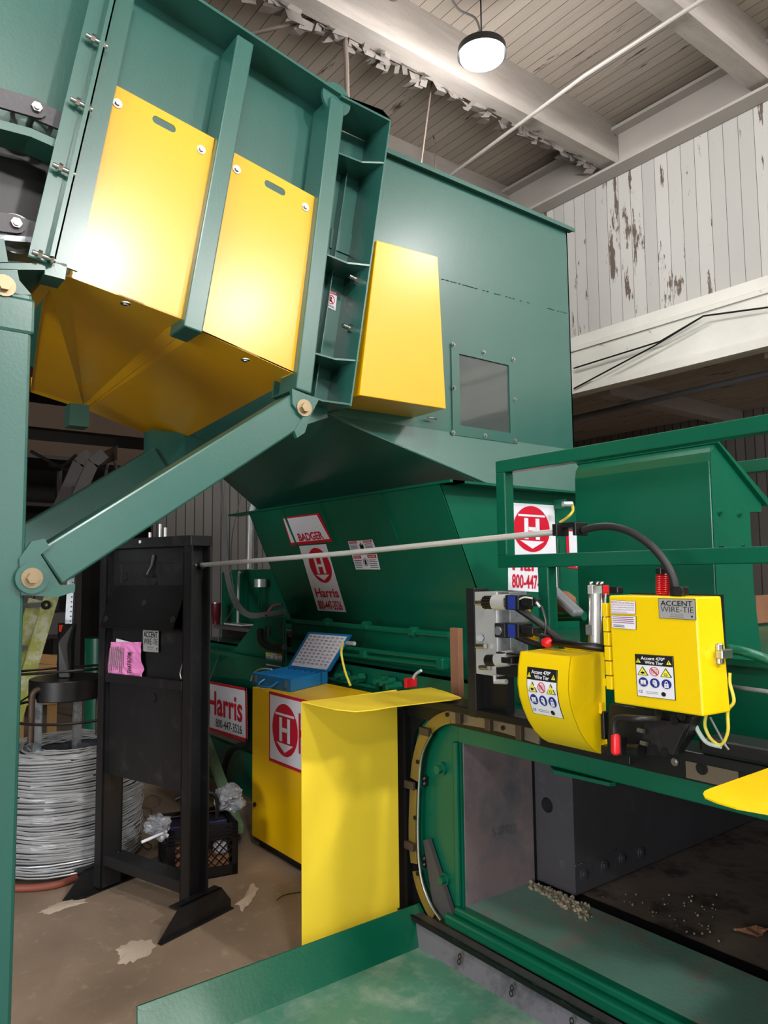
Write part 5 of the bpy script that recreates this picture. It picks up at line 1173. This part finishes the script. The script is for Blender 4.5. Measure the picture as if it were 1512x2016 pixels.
# hydraulic tank with breather
tk = thing('hydraulic_tank', 'green hydraulic tank with a white breather cap left of the hopper', 'tank', (-6.2, 3.3, 0))
YTk = 3.2; a, b_ = W(455, 1122, y=YTk), W(566, 1230, y=YTk)
MB().box((a.x, YTk, .3), (-5.3, YTk+.7, a.z)).build('tank_body', 'green2', tk, bevel=.01)
MB().box((a.x, YTk-.1, .3), (W(484, 1120, y=YTk).x, YTk+.1, a.z-.02)).build('tank_end', 'green', tk, bevel=.01)
q = W(513, 1148, y=YTk-.1); MB().cyl(q+Vector((0, 0, .035)), q-Vector((0, 0, .035)), .055, 24).build('breather_cap', 'alu', tk)
for dx in (-.02, .02): MB().cyl(q+Vector((dx, 0, -.035)), q+Vector((dx, 0, -.6)), .008, 8).build('breather_pipe', 'green', tk)
MB().tube(spline([W(472, 1128, y=YTk-.15), W(470, 1131, y=YTk-.15), W(469, 1180, y=YTk-.15), W(468, 1245, y=YTk-.15)], 4), .012, 8).build('white_pipe', 'wcable', tk)
tag(MB().tube([W(499, 990, x=-6.4), W(492, 1015, x=-6.4), W(490, 1120, x=-6.4)], .035, 12).build('steel_pipe', 'alu'), 'bright vertical steel pipe between the hopper edge and the green tank', 'pipe')
tag(MB().tube([Vector((-7, W(505, 1060, x=-7).y, 5.9)), W(505, 1120, x=-7)], .012, 6).build('chain_hoist', 'galv'), 'dangling chain beside the bright steel pipe', 'chain')
for i, off in enumerate((0, 6, 11)):
    o = MB().tube(spline([W(435+off*.4, 945, y=2.9), W(440+off*.5, 1050, y=2.9), W(444+off*.6, 1130, y=2.9), W(462+off*.3, 1190-off, y=2.85), W(490, 1214-off*.6, y=2.7), W(530, 1212-off*.5, y=2.62), W(560, 1208-off*.6, y=2.62)], 6), .011, 8).build('hanging_hose', 'cable')
    tag(o, 'grey hose looping down from above to the ram box end', 'hose', 'grey hoses looping down left of the hopper')
tag(MB().tube(spline([W(475, 975, y=3), W(458, 1050, y=3), W(455, 1120, y=3), W(462, 1190, y=3), W(432, 1240, y=2.7), W(430, 1290, y=2.6), W(412, 1340, y=2.45)], 6), .004, 6).build('thin_wire', 'cable'), 'thin pale wire hanging crookedly left of the hopper down to the red and white sign', 'wire')
tag(MB().tube(spline([W(556, 1190, y=2.7), W(536, 1194, y=2.65), W(524, 1212, y=2.6)], 5), .012, 8).build('red_hose', mat('dark_pink_hose', '#7c4a50', .5)), 'short dull pink hose curving down to the big dark end gusset', 'hose')
tag(MB().tube(spline([W(512, 1240, y=2.53), W(514, 1262, y=2.5), W(530, 1274, y=2.5), W(560, 1274, y=2.5)], 5), .022, 10).build('black_hose', 'rubber'), 'thick black hose bending right below the slot of the dark end gusset', 'hose')
tag(MB().tube(spline([W(494, 1340, y=2.3), W(500, 1325, y=2.3), W(515, 1317, y=2.3), W(535, 1318, y=2.3)], 5), .006, 8).build('pale_wire', 'wcable'), 'pale wire looped behind the blue parts case', 'wire')
tag(MB().tube([W(557, 1225, y=2.5), W(558, 1280, y=2.5), W(557, 1312, y=2.5)], .008, 8).build('black_tube', 'blk'), 'black cable running down beside the yellow warning sticker', 'cable')
# bench with tumbler and papers
bn = thing('work_bench', 'cluttered bench top behind the black stand with papers on it', 'bench', (-5.6, 2.6, 0))
MB().box((-6.3, 2.86, 1.12), (-4.95, 3.15, 1.15)).build('bench_top', 'clut1', bn); MB().box((-6.2, 2.9, .36), (-6.1, 3.1, 1.12)).build('bench_leg', 'shelf', bn); MB().box((-5.1, 2.9, .36), (-5.0, 3.1, 1.12)).build('bench_leg', 'shelf', bn)
q = W(425, 1262, y=2.9); q.z = 1.151
tmb = thing('tumbler', 'dark red insulated tumbler standing on the bench behind the stand', 'tumbler', q)
MB().tube([q, q+Vector((0, 0, .06)), q+Vector((0, 0, .07)), q+Vector((0, 0, .19))], [.032, .034, .042, .046], 20).build('cup', 'maroon', tmb)
MB().cyl(q+Vector((0, 0, .19)), q+Vector((0, 0, .198)), .047, 20).build('lid', 'steel', tmb)
q = W(460, 1256, y=2.95); q.z = 1.151; tag(MB().prism([q+Vector((-.2, 0, 0)), q+Vector((.15, 0, 0)), q+Vector((.15, .12, .0)), q+Vector((-.2, .12, .0))], (0, 0, .012)).build('paper_stack', 'paper'), 'stack of loose papers lying on the bench by the red tumbler', 'papers')
# pallet boards, storage rack and clutter
pl_ = thing('wood_pallet', 'light wooden pallet boards leaning behind the coil carrier', 'pallet', (-7.5, .5, 0))
for i in range(5):
    a, b_ = W(40, 1292+i*22, x=-7.2), W(112, 1300+i*19, x=-7.2); MB().beam(a, b_, .02, .085, (0, 0, 1)).build('board', 'wood', pl_)
MB().box(W(38, 1290, x=-7.25), Vector((-7.33, W(48, 1400, x=-7.25).y, 0))).build('stringer', 'wood', pl_); MB().box(W(100, 1290, x=-7.25), Vector((-7.33, W(112, 1400, x=-7.25).y, 0))).build('stringer', 'wood', pl_)
rk = thing('storage_rack', 'dark cluttered storage rack in the gloom behind the stand', 'rack', (-9.5, 1.2, 0))
for x, y in ((-9, .2), (-9, 2.4), (-10, .2), (-10, 2.4), (-9, -2.0), (-10, -2.0)): MB().box((x-.03, y-.03, 0), (x+.03, y+.03, 3.0)).build('upright', 'shelf', rk)
for z in (.3, .9, 1.4, 1.9, 2.4, 2.95): MB().box((-10, -2.0, z), (-9, 2.4, z+.04)).build('shelf', 'shelf', rk)
random.seed(21); pro = None
for z in (.34, .94, 1.44, 1.94, 2.44):
    y = -1.9
    while y < 2.2:
        w = random.uniform(.14, .4); h = random.uniform(.1, .38)
        if random.random() < .85:
            m_ = random.choice(['clut1', 'clut2', 'shelf', 'card', 'clut1'])
            o = MB().box((-9.6, y, z), (-9.05, y+w, z+h)).build('storage_box', m_, None, .004); tag(o, 'dim box or carton standing on the dark storage rack', 'box', 'boxes on the dark storage rack')
        y += w+random.uniform(.02, .12)
tag(MB().cyl(W(195, 1255, x=-6.8), Vector((-6.8, W(195, 1400, x=-6.8).y, 0)), .12, 20).build('gas_cylinder', 'green'), 'dark green cylinder standing left of the black stand in the background', 'cylinder')
for pts, l in ((((60, 888), (110, 915), (150, 935)), 'left of the step ladder tops'), (((150, 895), (122, 918), (95, 915)), 'crossing near the dark ladder')):
    tag(MB().tube(spline([W(*p, x=-9) for p in pts], 5), .02, 6).build('loose_cable', 'blk'), 'dark cable draped under the far ceiling '+l, 'cable')
tag(MB().box(W(245, 1525, z=.0), W(310, 1520, z=0)+Vector((-.3, .25, .12))).build('tarp', 'tealtarp', None, .03), 'teal folded tarp on the floor behind the black stand', 'tarp')
# ------- dust on the floor
def dust(pts, label):
    V_ = [W(*p, z=.0) for p in pts]; c = sum(V_, Vector())/len(V_); n = len(V_); random.seed(n)
    out = []
    for i in range(n):
        for k in range(5): t_ = k/5; p = V_[i]*(1-t_)+V_[(i+1) % n]*t_; p = c+(p-c)*random.uniform(.8, 1.12); p.z = .002; out.append(p)
    m = len(out); mid = [c+(p-c)*.6+Vector((0, 0, .006)) for p in out]
    mb = MB(); mb.add(out+mid+[c+Vector((0, 0, .01))], [(i, (i+1) % m, m+(i+1) % m, m+i) for i in range(m)]+[(m+i, m+(i+1) % m, 2*m) for i in range(m)], 0, True)
    tag(mb.build('drilling_dust', 'dust'), label, 'dust', kind='stuff')
dust(((222, 1870), (262, 1850), (308, 1848), (305, 1875), (262, 1895), (228, 1905), (236, 1885)), 'pale drilling dust in front of the near foot of the stand')
dust(((68, 1800), (100, 1783), (130, 1770), (165, 1768), (170, 1778), (130, 1790), (95, 1802)), 'pale drilling dust at the far foot of the stand')
dust(((462, 1782), (480, 1768), (495, 1738), (510, 1750), (495, 1775), (478, 1795)), 'pale drilling dust between the stand foot and the cabinet')
dust(((308, 1712), (330, 1702), (352, 1712), (358, 1728), (330, 1722)), 'pale dust on the floor left of the milk crate')
for i, pts in enumerate((((262, 1598), (275, 1588), (300, 1595), (290, 1610), (278, 1602)), ((285, 1575), (300, 1565), (318, 1575), (305, 1590)), ((250, 1668), (272, 1655), (298, 1664), (290, 1672), (275, 1660)), ((545, 1772), (560, 1762), (592, 1756)))):
    tag(MB().tube(spline([W(*p, z=.012) for p in pts], 5), .0025, 5).build('wire_scrap', 'galv' if i < 2 else 'blk'), 'loop of scrap wire lying on the concrete floor '+('farthest back behind the stand', 'just behind the lower brace gap', 'near the wire coil, dark', 'beside the foot of the yellow shield')[i], 'wire')
# rubble inside the tunnel
mb = MB(); random.seed(9)
for k in range(260):
    t_ = random.random()**1.3; p = W(1050+t_*110+random.uniform(-6, 6), 1742+t_*45+random.uniform(-3, 10+20*t_), z=.25); mb.blob(p+Vector((0, 0, random.uniform(0, .008))), random.uniform(.003, .011), jit=.3, sub=1)
for k in range(160):
    p = W(random.uniform(1150, 1420), random.uniform(1760, 1960), z=.25)
    if p.y > 2.63: mb.blob(p, random.uniform(.002, .005), jit=.3, sub=1)
tag(mb.build('rubble', 'rubble'), 'fine grit and crumbs along the inner edge of the tunnel floor', 'grit', kind='stuff')
mb = MB(); random.seed(4); q = W(1478, 1838, z=.26)
for k in range(4): mb.prism([q+Vector((random.uniform(-.06, .06), random.uniform(-.05, .05), random.uniform(0, .03))) for _ in range(4)], (0, 0, .004))
tag(mb.build('rust_scrap', 'card'), 'crumpled brown scrap lying on the dark tunnel floor near the right edge', 'scrap')
